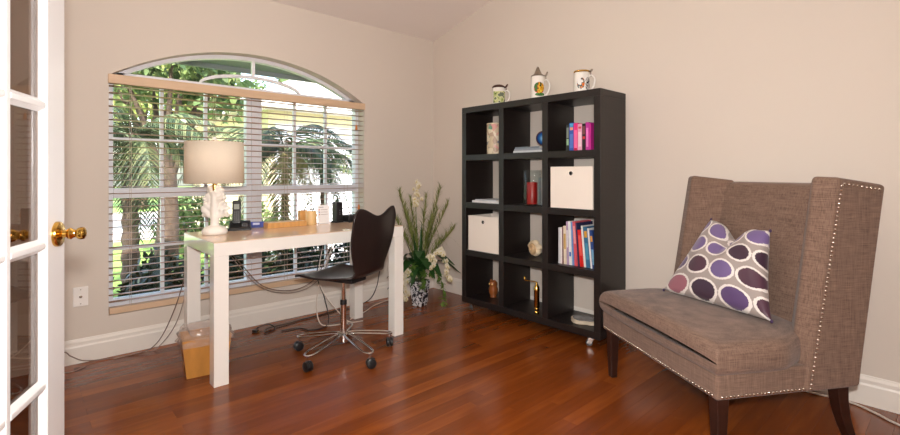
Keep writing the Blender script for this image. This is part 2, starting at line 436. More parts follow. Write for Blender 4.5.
for x, zb_ in ((0.835, 1.55), (0.86, 0.86)):
    m = MB().tube([(x, -0.032, zb_-WZ0), (x, -0.03, 1.685-WZ0)], 0.0012, 5)
    c = m.build('pull_cord', CORDW, t)
    MB().lathe([(0.003, 0.0), (0.006, -0.004), (0.011, -0.03), (0.011, -0.042), (0.006, -0.046)], 12, (x, -0.033, zb_-WZ0)).build('tassel', mat('tassel_wood', srgb(210, 130, 60), 0.4), c, smooth=True)

# ------------------------------------------------------------------ french door leaf, open at the left
DA = math.radians(22.3); dE = Vector((0.088, 1.46, 0))+Vector((-math.cos(DA), math.sin(DA), 0))*0.0175; dD = Vector((math.sin(DA), math.cos(DA), 0)); DW = 0.66
hinge = dE-dD*DW
dr = bpy.data.objects.new('door_1', None); COL.objects.link(dr); struct(dr)
dr.location = (hinge.x, hinge.y, 0.0); dr.rotation_euler = (0, 0, PI/2-DA)
# local: x along the leaf from hinge, y: -y faces the camera side, +y the wall side
TH = 0.0175
def DB(nm, a, b, e, f, th=TH, m=DOORW, bev=0.003, par=dr): return MB().box(a, b, -th, th, e, f).build(nm, m, par, bev=bev)
# camera side must be local -y: check in world: local -y = (sin.., ..)
ST = 0.092
rowz = [0.345, 0.655, 0.965, 1.275, 1.585, 1.895]
DB('stile', DW-ST, DW, 0.008, 2.03); DB('stile', 0, ST, 0.008, 2.03)
DB('rail', ST, DW-ST, 0.008, rowz[0]); DB('rail', ST, DW-ST, rowz[-1], 2.03)
cols = [ST+(DW-2*ST)*k/3 for k in range(4)]
for k in (1, 2): DB('muntin', cols[k]-0.009, cols[k]+0.009, rowz[0], rowz[-1], 0.0155)
for z in rowz[1:-1]:
    for k in range(3): DB('muntin', cols[k]+(0.009 if k else 0), cols[k+1]-(0.009 if k < 2 else 0), z-0.007, z+0.007, 0.0155)
for r in range(5):
    for k in range(3):
        a = cols[k]+(0.009 if k else 0); b = cols[k+1]-(0.009 if k < 2 else 0)
        e = rowz[r]+(0.007 if r else 0); f = rowz[r+1]-(0.007 if r < 4 else 0)
        MB().box(a, b, -0.002, 0.002, e, f).build('pane', DOORGLASS, dr)
        m = MB()
        for sgn in (-1, 1):     # sloped glazing beads round the pane
            y0, y1 = sgn*0.0035, sgn*0.0125
            w = 0.008
            for (p, q, rr, s) in (((a, e), (a, f), (a+w, f-w), (a+w, e+w)), ((b, e), (b, f), (b-w, f-w), (b-w, e+w)),
                                  ((a, e), (b, e), (b-w, e+w), (a+w, e+w)), ((a, f), (b, f), (b-w, f-w), (a+w, f-w))):
                vs = [(p[0], y0, p[1]), (q[0], y0, q[1]), (rr[0], y0, rr[1]), (s[0], y0, s[1]), (p[0], y1, p[1]), (q[0], y1, q[1])]
                m.add(vs, [(0, 1, 2, 3), (4, 5, 2, 3), (0, 4, 5, 1), (0, 3, 4), (1, 5, 2)])
        m.build('glazing_bead', DOORW, dr)
kz = 0.985
for sgn in (-1, 1):
    M = Matrix.Translation((DW-0.046, sgn*TH, kz)) @ Matrix.Rotation(PI/2 if sgn < 0 else -PI/2, 4, 'X')
    kb = MB().lathe([(0.029, 0.0), (0.029, 0.004), (0.027, 0.008), (0.014, 0.010), (0.009, 0.013), (0.008, 0.020), (0.0125, 0.023), (0.0135, 0.028), (0.010, 0.032), (0.0085, 0.037), (0.0125, 0.041), (0.0145, 0.047), (0.0135, 0.053), (0.008, 0.056), (0.002, 0.057)], 28, M=M)
    kb.build('door_knob', BRASS, dr, smooth=True, auto=50)
MB().box(DW-0.0005, DW+0.001, -0.011, 0.011, kz-0.03, kz+0.03).build('latch_plate', BRASS, dr)
for z in (0.25, 1.02, 1.8):
    MB().lathe([(0.007, -0.045), (0.007, 0.045)], 12, (-0.004, TH+0.004, z)).build('hinge', BRASS, dr, smooth=True, auto=40)

# ------------------------------------------------------------------ desk
DX0, DX1, DYa, DYb, DZ = 0.768, 2.006, 2.664, 3.262, 0.762
t = thing('desk', 'white lacquered parsons desk with square legs in front of the window', 'desk', ((DX0+DX1)/2, (DYa+DYb)/2, 0))
hx, hy = (DX1-DX0)/2, (DYb-DYa)/2; LT = 0.075
MB().box(-hx, hx, -hy, hy, DZ-LT, DZ-0.004).build('tabletop', LACQ, t, bev=0.002)
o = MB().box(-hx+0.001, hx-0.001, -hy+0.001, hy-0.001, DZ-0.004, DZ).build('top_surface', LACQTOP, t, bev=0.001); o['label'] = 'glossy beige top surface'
lg = MB().box(0, LT, 0, LT, 0, DZ-LT).mesh('leg'); lg.materials.append(LACQ)
for x, y in ((-hx, -hy), (hx-LT, -hy), (-hx, hy-LT), (hx-LT, hy-LT)):
    o = inst('leg', lg, t, (x, y, 0)); b = o.modifiers.new('b', 'BEVEL'); b.width = 0.002; b.segments = 2

# ------------------------------------------------------------------ desk chair
t = thing('desk_chair', 'dark plywood swivel chair with chrome five-star base at the desk', 'chair', (1.512, 2.628, 0), math.radians(21))
SZ = 0.505
def shell_pt(u, v):
    # v 0 front of seat .. 1 top of back ; u -1..1
    if v < 0.48:
        k = v/0.48; y = 0.225-0.385*k; z = SZ-0.012*math.sin(k*PI)*1.2-0.02*max(0, (0.15-k)/0.15)**2
        w = 0.205-0.02*(1-min(k/0.12, 1))**2-0.03*max(0, (k-0.55)/0.45)
        z += 0.012*u*u
        return Vector((u*w, y, z))
    if v < 0.62:
        k = (v-0.48)/0.14; a = k*math.radians(80); R_ = 0.06
        y = -0.16-R_*math.sin(a); z = SZ+R_*(1-math.cos(a))-0.0
        w = 0.175-0.03*math.sin(k*PI/2)
        return Vector((u*w, y-0.02*u*u*k*-1, z+0.012*u*u*(1-k)))
    k = (v-0.62)/0.38
    zb_ = SZ+0.052; top = 0.905-0.035*(1-abs(u)**1.2)**1.0 + 0.02*abs(u)**2
    top = 0.875+0.05*math.sin(min(abs(u)/0.8, 1)*PI/2)**2-0.06*max(0, (abs(u)-0.8)/0.2)**2
    z = zb_+(top-zb_)*k
    w = 0.15+0.064*math.sin(min(k/0.7, 1)*PI/2)**1.2
    y = -0.219-0.05*k+0.022*u*u
    return Vector((u*w, y, z))
m = MB(); m.grid(lambda u, v: shell_pt(2*u-1, v), 25, 44)
sh = m.build('seat_shell', CHAIRB, t, smooth=True)
so = sh.modifiers.new('s', 'SOLIDIFY'); so.thickness = 0.012; so.offset = 0
bv = sh.modifiers.new('b', 'BEVEL'); bv.width = 0.003; bv.segments = 2; bv.limit_method = 'ANGLE'
MB().box(-0.075, 0.075, -0.12, 0.10, SZ-0.045, SZ-0.02).build('seat_plate', BLACKP, t, bev=0.006)
MB().lathe([(0.013, 0.20), (0.013, SZ-0.04)], 20).build('gas_lift', CHROME, t, smooth=True, auto=40)
MB().lathe([(0.016, 0.31), (0.021, 0.31), (0.021, 0.335), (0.014, 0.34)], 20).build('lift_collar', BLACKP, t, smooth=True, auto=40)
MB().lathe([(0.019, 0.085), (0.0195, 0.31), (0.012, 0.31)], 20).build('column', CHROME, t, smooth=True, auto=40)
MB().lathe([(0.02, 0.075), (0.034, 0.08), (0.034, 0.125), (0.02, 0.135)], 20).build('hub', CHROME, t, smooth=True, auto=40)
for k in range(5):
    a = math.radians(270+72*k)-math.radians(21)
    ca, sa = math.cos(a), math.sin(a)
    def L(r, s, z): return (r*ca-s*sa, r*sa+s*ca, z)
    pts = [L(0.03, -0.014, 0.128), L(0.09, -0.024, 0.122), L(0.2, -0.03, 0.106), L(0.275, -0.03, 0.094), L(0.305, -0.016, 0.09), L(0.311, 0, 0.089), L(0.305, 0.016, 0.09), L(0.275, 0.03, 0.094), L(0.2, 0.03, 0.106), L(0.09, 0.024, 0.122), L(0.03, 0.014, 0.128)]
    # loop of two rods meeting at the hub
    arm = MB().tube(spline(pts, 5), 0.0065, 8).build('base_arm', CHROME, t, smooth=True)
    cs = bpy.data.objects.new('caster', None); COL.objects.link(cs); cs.parent = t; cs.location = L(0.30, 0, 0)
    sw = a+random.uniform(0.6, 1.4)
    cs.rotation_euler = (0, 0, sw)
    MB().lathe([(0.006, 0.05), (0.006, 0.088)], 10).build('stem', CHROME, cs, smooth=True, auto=40)
    for s in (-1, 1):
        M = Matrix.Translation((0.006, s*0.012, 0.0285)) @ Matrix.Rotation(PI/2, 4, 'X')
        MB().lathe([(0.004, -0.009), (0.024, -0.009), (0.0285, -0.006), (0.0285, 0.006), (0.024, 0.009), (0.004, 0.009)], 20, M=M).build('wheel', BLACKP, cs, smooth=True, auto=40)
    MB().box(-0.016, 0.028, -0.003, 0.003, 0.025, 0.056).build('fork', BLACKP, cs, bev=0.002)

# ------------------------------------------------------------------ bookcase
BX0, BX1, BY0, BY1, BZ0, BZ1, PT = 2.72, 3.05, 1.555, 2.812, 0.070, 1.668, 0.0463
t = thing('bookcase', 'espresso open cube bookcase three wide and four high on casters', 'bookcase', ((BX0+BX1)/2, (BY0+BY1)/2, 0))
bcx, bcy = (BX0+BX1)/2, (BY0+BY1)/2
CW = (BY1-BY0-4*PT)/3; RH = (BZ1-BZ0-5*PT)/4
def BB(nm, y0, y1, z0, z1, inset=0.0, par=t): return MB().box(BX0-bcx+inset, BX1-bcx, y0-bcy, y1-bcy, z0, z1).build(nm, ESP, par, bev=0.0015)
BB('top_panel', BY0, BY1, BZ1-PT, BZ1); BB('bottom_panel', BY0, BY1, BZ0, BZ0+PT)
BB('side_panel', BY0, BY0+PT, BZ0+PT, BZ1-PT); BB('side_panel', BY1-PT, BY1, BZ0+PT, BZ1-PT)
SHELF = [BZ0+PT+k*(RH+PT) for k in range(4)]        # floor of each row from the bottom
for k in (1, 2): BB('divider', BY0+k*(PT+CW), BY0+k*(PT+CW)+PT, BZ0+PT, BZ1-PT, 0.001)
for r in (1, 2, 3):
    for c in range(3):
        y0 = BY0+PT+c*(CW+PT); BB('shelf', y0, y0+CW, SHELF[r]-PT, SHELF[r], 0.002)
for x in (BX0+0.05, BX1-0.05):
    for y in (BY0+0.095, BY1-0.06):
        cs = bpy.data.objects.new('caster', None); COL.objects.link(cs); cs.parent = t; cs.location = (x-bcx, y-bcy, 0); cs.rotation_euler = (0, 0, random.uniform(0, 3))
        MB().box(-0.022, 0.022, -0.018, 0.018, BZ0-0.004, BZ0).build('plate', CHROME, cs)
        m = MB()
        for s in (-1, 1):
            m.hexa([(-0.012+0.014, s*0.013-0.0015, 0.02), (0.012+0.014, s*0.013-0.0015, 0.02), (0.012+0.014, s*0.013+0.0015, 0.02), (-0.012+0.014, s*0.013+0.0015, 0.02)],
                   [(-0.02, s*0.013-0.0015, BZ0-0.014), (0.02, s*0.013-0.0015, BZ0-0.014), (0.02, s*0.013+0.0015, BZ0-0.014), (-0.02, s*0.013+0.0015, BZ0-0.014)])
        m.box(-0.02, 0.02, -0.0145, 0.0145, BZ0-0.016, BZ0-0.012); m.lathe([(0.008, BZ0-0.012), (0.008, BZ0-0.004)], 10)
        m.build('fork', CHROME, cs)
        M = Matrix.Translation((0.012, 0, 0.022)) @ Matrix.Rotation(PI/2, 4, 'X')
        MB().lathe([(0.004, -0.010), (0.019, -0.010), (0.0218, -0.006), (0.0218, 0.006), (0.019, 0.010), (0.004, 0.010)], 20, M=M).build('wheel', mat('grey_wheel', srgb(80, 78, 78), 0.4), cs, smooth=True, auto=40)

def cell(row_from_top, col_from_left):
    """returns y_min, y_max, z_floor"""
    c = 2-(col_from_left-1); y0 = BY0+PT+c*(CW+PT); return y0, y0+CW, SHELF[4-row_from_top]

# white storage boxes
BOXM = mat('white_box_card', srgb(238, 226, 214), 0.55, var=0.02, scale=4)
def storage_box(label, row, colm):
    y0, y1, z = cell(row, colm); cy = (y0+y1)/2
    t = thing('storage_box', label, 'box', (BX0+0.014, cy, z), 0, 'white storage boxes in the bookcase')
    w, d, h_, th = 0.163, 0.285, 0.281, 0.006
    # front panel with a hole
    bm = bmesh.new(); es = []; rings = []
    for x in (0, th):
        outer = [(-w, 0.001), (w, 0.001), (w, h_), (-w, h_)]; hl = [(0.011*math.cos(2*PI*k/16), h_-0.045+0.011*math.sin(2*PI*k/16)) for k in range(16)]
        rr = []; es = []
        for poly in (outer, hl):
            vs = [bm.verts.new((x, a, b)) for a, b in poly]; rr.append(vs); es += [bm.edges.new((vs[i], vs[(i+1) % len(vs)])) for i in range(len(vs))]
        bmesh.ops.triangle_fill(bm, edges=es, use_beauty=True); rings.append(rr)
    for k in (0, 1):
        A, B = rings[0][k], rings[1][k]
        for i in range(len(A)): bm.faces.new((A[i], A[(i+1) % len(A)], B[(i+1) % len(A)], B[i]))
    bmesh.ops.recalc_face_normals(bm, faces=bm.faces)
    me = bpy.data.meshes.new('front_panel'); bm.to_mesh(me); bm.free(); me.materials.append(BOXM); inst('front_panel', me, t)
    m = MB(); m.box(th, d, -w, -w+th, 0.001, h_); m.box(th, d, w-th, w, 0.001, h_); m.box(d-th, d, -w+th, w-th, 0.001, h_); m.box(th, d-th, -w+th, w-th, 0.001, 0.006)
    m.build('body', BOXM, t)
    M = Matrix.Translation((0, 0, h_-0.045)) @ Matrix.Rotation(-PI/2, 4, 'Y')
    MB().lathe([(0.0105, -0.007), (0.0135, 0.001), (0.0115, 0.003), (0.0085, 0.001), (0.0085, -0.008)], 20, M=M, cap=False).build('grommet', BLACKP, t, smooth=True)
storage_box('white storage box with grommet hole below the paperbacks', 2, 3)
storage_box('white storage box with grommet hole in the leftmost column', 3, 1)

# books
PAGE = mat('paper_pages', srgb(236, 228, 212), 0.8, var=0.03, scale=40)
cm_cache = {}
def cmat(c):
    if c not in cm_cache: cm_cache[c] = mat('book_cover_%02x%02x%02x' % c, srgb(*c), 0.4, var=0.06, scale=30)
    return cm_cache[c]
def book(label, y, z, thick, h_, d, c, tilt=0, group=None, x=None, marks=()):
    """upright book, spine facing -x; y is the edge at the low-y side"""
    t = thing('book', label, 'book', ((BX0+0.05) if x is None else x, y, z), 0, group)
    t.rotation_euler = (tilt, 0, 0)
    m = MB(); k = 0.0016
    m.box(0, d, 0, k, 0, h_); m.box(0, d, thick-k, thick, 0, h_); m.box(0, k, k, thick-k, 0, h_)
    m.build('cover', cmat(c), t)
    MB().box(k, d-0.004, k, thick-k, 0.002, h_-0.003).build('page_block', PAGE, t)
    for (a, b, cc) in marks:
        MB().box(-0.0006, -0.00005, thick*0.16, thick*0.84, h_*a, h_*b).build('spine_print', cmat(cc), t)
    return t
y0, y1, z = cell(1, 3); y = y0+0.056
G1 = 'paperbacks in the top right cell'
for (lab, th, h_, c, mk) in [
    ('thin magenta paperback at the right end of the top row', 0.014, 0.175, (196, 40, 140), []),
    ('purple pink paperback next to a black one', 0.024, 0.185, (186, 48, 150), [(0.12, 0.8, (226, 120, 190))]),
    ('black paperback with a red band in the top row', 0.026, 0.178, (40, 26, 30), [(0.42, 0.52, (214, 52, 60)), (0.6, 0.9, (120, 70, 70))]),
    ('pale pink paperback in the top row', 0.032, 0.178, (226, 160, 186), [(0.15, 0.7, (240, 205, 214)), (0.82, 0.9, (200, 60, 70))]),
    ('hot pink paperback in the top row', 0.03, 0.186, (226, 40, 120), [(0.1, 0.75, (238, 110, 160)), (0.03, 0.09, (190, 20, 40))]),
    ('blue paperback with an orange mark in the top row', 0.034, 0.19, (52, 86, 170), [(0.74, 0.84, (226, 150, 120)), (0.86, 0.97, (70, 170, 210)), (0.1, 0.6, (86, 120, 196))]),
    ('black and green paperback at the left end of the top row', 0.024, 0.178, (36, 42, 40), [(0.22, 0.46, (150, 190, 150)), (0.5, 0.9, (120, 130, 122))])]:
    book(lab, y, z+0.0005, th, h_, 0.12, c, 0, G1, BX0+0.06, mk); y += th+0.001
y0, y1, z = cell(3, 3); y = y0+0.02
G2 = 'magazines and books in the right cell of the third row'
row3 = [
    ('blue magazine leaning at the right end of the third row', 0.022, 0.25, (40, 70, 130), 0.0, [(0.7, 0.85, (214, 150, 60)), (0.1, 0.5, (120, 170, 200))]),
    ('white magazine second from the right end of the third row', 0.012, 0.262, (226, 222, 220), 0.03, []),
    ('teal blue hardback third from the right in the third row', 0.03, 0.268, (52, 104, 140), 0.05, [(0.74, 0.9, (210, 150, 50)), (0.2, 0.6, (70, 140, 170))]),
    ('white hardback beside the red book', 0.014, 0.275, (232, 228, 224), 0.06, []),
    ('thick bright red book in the third row', 0.028, 0.245, (206, 30, 28), 0.065, [(0.3, 0.85, (226, 90, 80))]),
    ('dark blue thin magazine left of the red book', 0.010, 0.29, (44, 48, 84), 0.06, []),
    ('coral pink magazine left of the red book', 0.022, 0.298, (214, 88, 98), 0.055, [(0.5, 0.9, (232, 150, 150))]),
    ('pale blue magazine in the middle of the third row', 0.012, 0.292, (110, 150, 205), 0.035, []),
    ('white magazine with a blue spine stripe in the third row', 0.020, 0.296, (230, 228, 226), 0.03, [(0.2, 0.3, (60, 100, 180))]),
    ('lilac magazine in the third row', 0.014, 0.294, (176, 150, 180), 0.025, [(0.4, 0.8, (226, 220, 226))]),
    ('cream magazine with gold print in the third row', 0.022, 0.262, (228, 214, 190), 0.012, [(0.4, 0.8, (198, 160, 90))]),
    ('maroon thin booklet in the third row', 0.008, 0.255, (110, 50, 56), 0.008, []),
    ('white booklet second from the left end of the third row', 0.014, 0.25, (236, 232, 228), 0.004, []),
    ('pale grey booklet at the left end of the third row', 0.014, 0.248, (206, 206, 212), 0.0, [])]
leans = [0.10, 0.10, 0.095, 0.09, 0.085, 0.075, 0.06, 0.045, 0.035, 0.025, 0.015, 0.01, 0.005, 0.0]
for i, (lab, th, h_, c, _, mk) in enumerate(row3):
    tl = leans[i]
    book(lab, y, z+0.0006+th*math.sin(tl), th, h_, 0.20, c, -tl, G2, BX0+0.055, mk)
    y += th+0.0012+((tl-leans[i+1])*h_ if i+1 < len(row3) else 0)

# cell 1,1: mosaic vase
def mosaic_mat():
    m, n, l, p = new_mat('shell_mosaic')
    tc = n.new('ShaderNodeTexCoord'); v = n.new('ShaderNodeTexVoronoi'); v.inputs['Scale'].default_value = 28
    l.new(tc.outputs['Object'], v.inputs['Vector'])
    cr = n.new('ShaderNodeValToRGB'); e = cr.color_ramp.elements; cr.color_ramp.interpolation = 'CONSTANT'
    cols = [(0, (198, 178, 150)), (0.3, (214, 200, 176)), (0.5, (176, 150, 128)), (0.66, (120, 120, 130)), (0.78, (104, 150, 124)), (0.88, (206, 150, 140)), (0.95, (224, 214, 196))]
    e[0].position = 0; e[0].color = srgb(*cols[0][1]); e[1].position = cols[1][0]; e[1].color = srgb(*cols[1][1])
    for q, c in cols[2:]: x = e.new(q); x.color = srgb(*c)
    sp = n.new('ShaderNodeSeparateColor'); l.new(v.outputs['Color'], sp.inputs[0]); l.new(sp.outputs[0], cr.inputs[0]); l.new(cr.outputs[0], p.inputs['Base Color'])
    b = n.new('ShaderNodeBump'); b.inputs['Strength'].default_value = 0.6; b.inputs['Distance'].default_value = 0.003; b.invert = True
    l.new(v.outputs['Distance'], b.inputs['Height']); l.new(b.outputs[0], p.inputs['Normal']); p.inputs['Roughness'].default_value = 0.4
    return m
y0, y1, z = cell(1, 1)
t = thing('mosaic_vase', 'cream and green shell mosaic cylinder vase in the top left cell', 'vase', (2.827, 2.544, z))
MB().lathe([(0.062, 0.001), (0.064, 0.01), (0.064, 0.235), (0.061, 0.245), (0.052, 0.245), (0.052, 0.015), (0.001, 0.015)], 28).build('body', mosaic_mat(), t, smooth=True, auto=40)
MB().lathe([(0.0645, 0.238), (0.066, 0.242), (0.0645, 0.2475), (0.052, 0.2475), (0.052, 0.238)], 28, cap=False).build('rim', mat('vase_rim', srgb(214, 196, 168), 0.4), t, smooth=True)
# cell 1,2: stacked papers and round blue plate on stand
y0, y1, z = cell(1, 2)
zz = z+0.0005
for k, (lab, c, hh, w, d, rz) in enumerate([('white magazine at the bottom of the flat stack in the top middle cell', (196, 198, 200), 0.016, 0.26, 0.21, 0.0), ('grey magazine in the middle of the flat stack in the top middle cell', (138, 142, 150), 0.014, 0.25, 0.2, 0.05), ('slate blue magazine on top of the flat stack in the top middle cell', (110, 118, 130), 0.012, 0.235, 0.2, -0.04)]):
    t = thing('magazine', lab, 'magazine', (2.868, 2.171, zz), rz, 'flat magazines in the top middle cell')
    m = MB(); m.box(-d/2, d/2, -w/2, w/2, 0, 0.0012); m.box(-d/2, d/2, -w/2, w/2, hh-0.0012, hh); m.box(-d/2, -d/2+0.0012, -w/2, w/2, 0.0012, hh-0.0012)
    m.build('cover', cmat(c), t); MB().box(-d/2+0.0012, d/2-0.003, -w/2+0.003, w/2-0.003, 0.0012, hh-0.0012).build('page_block', PAGE, t); zz += hh+0.0006
def agate_mat():
    m, n, l, p = new_mat('blue_agate')
    tc = n.new('ShaderNodeTexCoord'); ln = n.new('ShaderNodeVectorMath'); ln.operation = 'LENGTH'; l.new(tc.outputs['Object'], ln.inputs[0])
    mu = n.new('ShaderNodeMath'); mu.operation = 'MULTIPLY'; mu.inputs[1].default_value = 15; l.new(ln.outputs['Value'], mu.inputs[0])
    cr = n.new('ShaderNodeValToRGB'); e = cr.color_ramp.elements
    e[0].color = srgb(150, 200, 225); e[0].position = 0.2; e[1].position = 1; e[1].color = srgb(60, 36, 24)
    for q, c in ((0.45, (40, 104, 170)), (0.7, (20, 50, 110)), (0.82, (90, 60, 44))): x = e.new(q); x.color = srgb(*c)
    l.new(mu.outputs[0], cr.inputs[0]); l.new(cr.outputs[0], p.inputs['Base Color']); p.inputs['Roughness'].default_value = 0.15
    return m
t = thing('agate_disc', 'round blue polished agate disc standing on the flat magazines', 'ornament', (2.889, 2.113, zz))
o = MB().lathe([(0.001, -0.006), (0.05, -0.006), (0.058, 0.0), (0.05, 0.006), (0.001, 0.006)], 28).build('disc', agate_mat(), t, smooth=True, loc=(0, 0, 0.064), rot=(0, math.radians(72), math.radians(28)), auto=40)
m = MB(); m.tube(spline([(-0.03, -0.03, 0.002), (0.0, -0.028, 0.004), (0.028, -0.02, 0.002)], 4), 0.003, 6); m.tube(spline([(-0.03, 0.03, 0.002), (0.0, 0.028, 0.004), (0.028, 0.02, 0.002)], 4), 0.003, 6); m.tube(spline([(0.028, -0.02, 0.002), (0.034, 0, 0.03), (0.028, 0.02, 0.002)], 4), 0.003, 6)
m.build('stand', BLACKP, t, smooth=True)
# cell 2,1: papers lying flat
y0, y1, z = cell(2, 1); zz = z+0.0005
for k, (lab, c, hh, w, d, rz) in enumerate([('white thick magazine lying at the bottom of the second row left cell', (224, 222, 220), 0.016, 0.29, 0.22, 0.02), ('pale grey magazine lying on the white one in the second row', (196, 198, 206), 0.009, 0.25, 0.2, -0.08)]):
    t = thing('magazine', lab, 'magazine', (2.868, 2.585, zz), rz, 'flat magazines in the second row')
    m = MB(); m.box(-d/2, d/2, -w/2, w/2, 0, 0.001); m.box(-d/2, d/2, -w/2, w/2, hh-0.001, hh); m.box(-d/2, -d/2+0.001, -w/2, w/2, 0.001, hh-0.001)
    m.build('cover', cmat(c), t); MB().box(-d/2+0.001, d/2-0.003, -w/2+0.003, w/2-0.003, 0.001, hh-0.001).build('page_block', PAGE, t); zz += hh+0.0006
# cell 2,2: glass hurricane with red candle, and books behind
y0, y1, z = cell(2, 2)
t = thing('hurricane_glass', 'clear glass cylinder holding a red candle in the second row', 'candle holder', (2.80, 2.152, z+0.0005))
MB().lathe([(0.066, 0.0), (0.068, 0.006), (0.068, 0.255), (0.0665, 0.258), (0.064, 0.255), (0.064, 0.010), (0.001, 0.010)], 32).build('cylinder', CLEARG, t, smooth=True, auto=40)
t = thing('pillar_candle', 'red pillar candle inside the glass cylinder', 'candle', (2.80, 2.152, z+0.0115))
MB().lathe([(0.001, 0.0), (0.038, 0.0), (0.039, 0.004), (0.039, 0.156), (0.036, 0.16), (0.02, 0.157), (0.001, 0.156)], 28).build('wax', mat('red_wax', srgb(160, 24, 22), 0.35, var=0.05), t, smooth=True, auto=40)
MB().tube([(0, 0, 0.155), (0.001, 0, 0.168), (0.004, 0, 0.172)], 0.0015, 6).build('wick', BLACKP, t)
y = y0+0.024
for lab, th, h_, c in [('turquoise book standing behind the red candle', 0.03, 0.215, (40, 160, 180)), ('red and white book standing behind the candle', 0.026, 0.225, (200, 60, 50)), ('white book standing behind the candle', 0.03, 0.20, (226, 222, 216)), ('silver grey book standing behind the candle', 0.03, 0.205, (176, 176, 174))]:
    book(lab, y, z+0.0005, th, h_, 0.13, c, 0, 'books behind the candle', BX0+0.155); y += th+0.002
# cell 3,2: ammonite fossil
def spiral_shell(t):
    m = MB(); pts = []; N = 90; rad = []
    for i in range(N):
        a = i/N*2*PI*2.7; r = 0.007*math.exp(0.092*a); pts.append((0.0, r*math.cos(a), r*math.sin(a))); rad.append(0.006+0.34*r)
    m.tube(pts, lambda q: rad[min(int(q*(N-1)), N-1)]*(1+0.04*math.sin(q*220)), 12)
    return m
y0, y1, z = cell(3, 2)
FOSS = mat('fossil_stone', srgb(228, 208, 176), 0.6, var=0.16, scale=30, bump=0.5, bscale=60)
t = thing('ammonite_fossil', 'cream spiral fossil shell standing on the third row middle shelf', 'fossil', (2.848, 2.185, z+0.006), math.radians(-22))
m = MB()
m.grid(lambda u, v: Vector((0.02+0.028*math.cos(PI*v)*1.0, (0.082+0.010*math.sin(5*2*PI*u)+0.004*math.sin(11*2*PI*u))*math.sin(PI*v)**0.6*math.cos(2*PI*u), 0.06+(0.058+0.005*math.cos(7*2*PI*u))*math.sin(PI*v)**0.6*math.sin(2*PI*u))), 40, 14, True)
m.build('rock', FOSS, t, smooth=True)
spiral_shell(t).build('spiral', mat('fossil_spiral', srgb(206, 170, 126), 0.45, var=0.25, scale=40), t, smooth=True, loc=(-0.012, -0.012, 0.060), rot=(0.4, 0, 0))
# cell 4,1: amber carved ornament
y0, y1, z = cell(4, 1)
t = thing('amber_owl', 'small amber brown carved owl in the bottom left cell', 'ornament', (2.878, 2.606, z))
AMB = mat('amber_wood', srgb(138, 76, 34), 0.3, var=0.3, scale=25)
MB().lathe([(0.001, 0.001), (0.026, 0.001), (0.028, 0.008), (0.022, 0.014), (0.036, 0.04), (0.038, 0.07), (0.030, 0.092), (0.034, 0.106), (0.033, 0.122), (0.022, 0.136), (0.001, 0.14)], 20).build('body', AMB, t, smooth=True)
for s in (-1, 1):
    MB().ball((-0.030, s*0.014, 0.112), 0.007).build('eye', mat('owl_eye', srgb(236, 196, 120), 0.3), t, smooth=True)
    MB().lathe([(0.009, 0), (0.006, 0.012), (0.001, 0.022)], 8, (-0.006, s*0.02, 0.126)).build('ear', AMB, t, smooth=True)
# cell 4,2: brass pepper mill with crank
y0, y1, z = cell(4, 2)
t = thing('pepper_mill', 'slender brass pepper mill with crank handle in the bottom row', 'grinder', (2.776, 2.092, z+0.001))
MB().lathe([(0.001, 0.0), (0.017, 0.0), (0.019, 0.006), (0.012, 0.016), (0.017, 0.026), (0.018, 0.034), (0.016, 0.04), (0.020, 0.046), (0.020, 0.165), (0.022, 0.168), (0.022, 0.174), (0.020, 0.178), (0.020, 0.19), (0.012, 0.204), (0.008, 0.212), (0.006, 0.225), (0.001, 0.226)], 24).build('body', BRASS, t, smooth=True, auto=35)
cr_ = MB().tube(spline([(0, 0, 0.222), (-0.004, 0.02, 0.226), (-0.012, 0.06, 0.226), (-0.018, 0.095, 0.226)], 5), 0.0045, 8).build('crank', BRASS, t, smooth=True)
MB().lathe([(0.005, 0), (0.008, 0.006), (0.009, 0.018), (0.006, 0.028), (0.001, 0.03)], 14, (-0.018, 0.095, 0.226)).build('crank_knob', BRASS, cr_, smooth=True)
# cell 4,3: stone slab dish
y0, y1, z = cell(4, 3)
t = thing('stone_slab', 'oval grey cut stone slice lying in the bottom right cell', 'stone', (2.848, 1.748, z+0.0005), 0.3)
m = MB(); N = 30
ol = [((0.075+0.008*math.sin(3*a+1)+0.004*math.sin(7*a))*math.cos(a), (0.092+0.01*math.sin(2*a))*math.sin(a)) for a in [2*PI*k/N for k in range(N)]]
m.prism([(a, b) for a, b in ol], 0.0, 0.024, 'z'); m.build('slab', mat('pale_stone', srgb(206, 190, 166), 0.5, var=0.2, scale=20), t, bev=0.004)
m = MB(); m.prism([(a*0.86, b*0.86) for a, b in ol], 0.0241, 0.028, 'z'); m.build('polished_face', mat('grey_stone', srgb(110, 112, 116), 0.1, var=0.35, scale=18), t, bev=0.002)

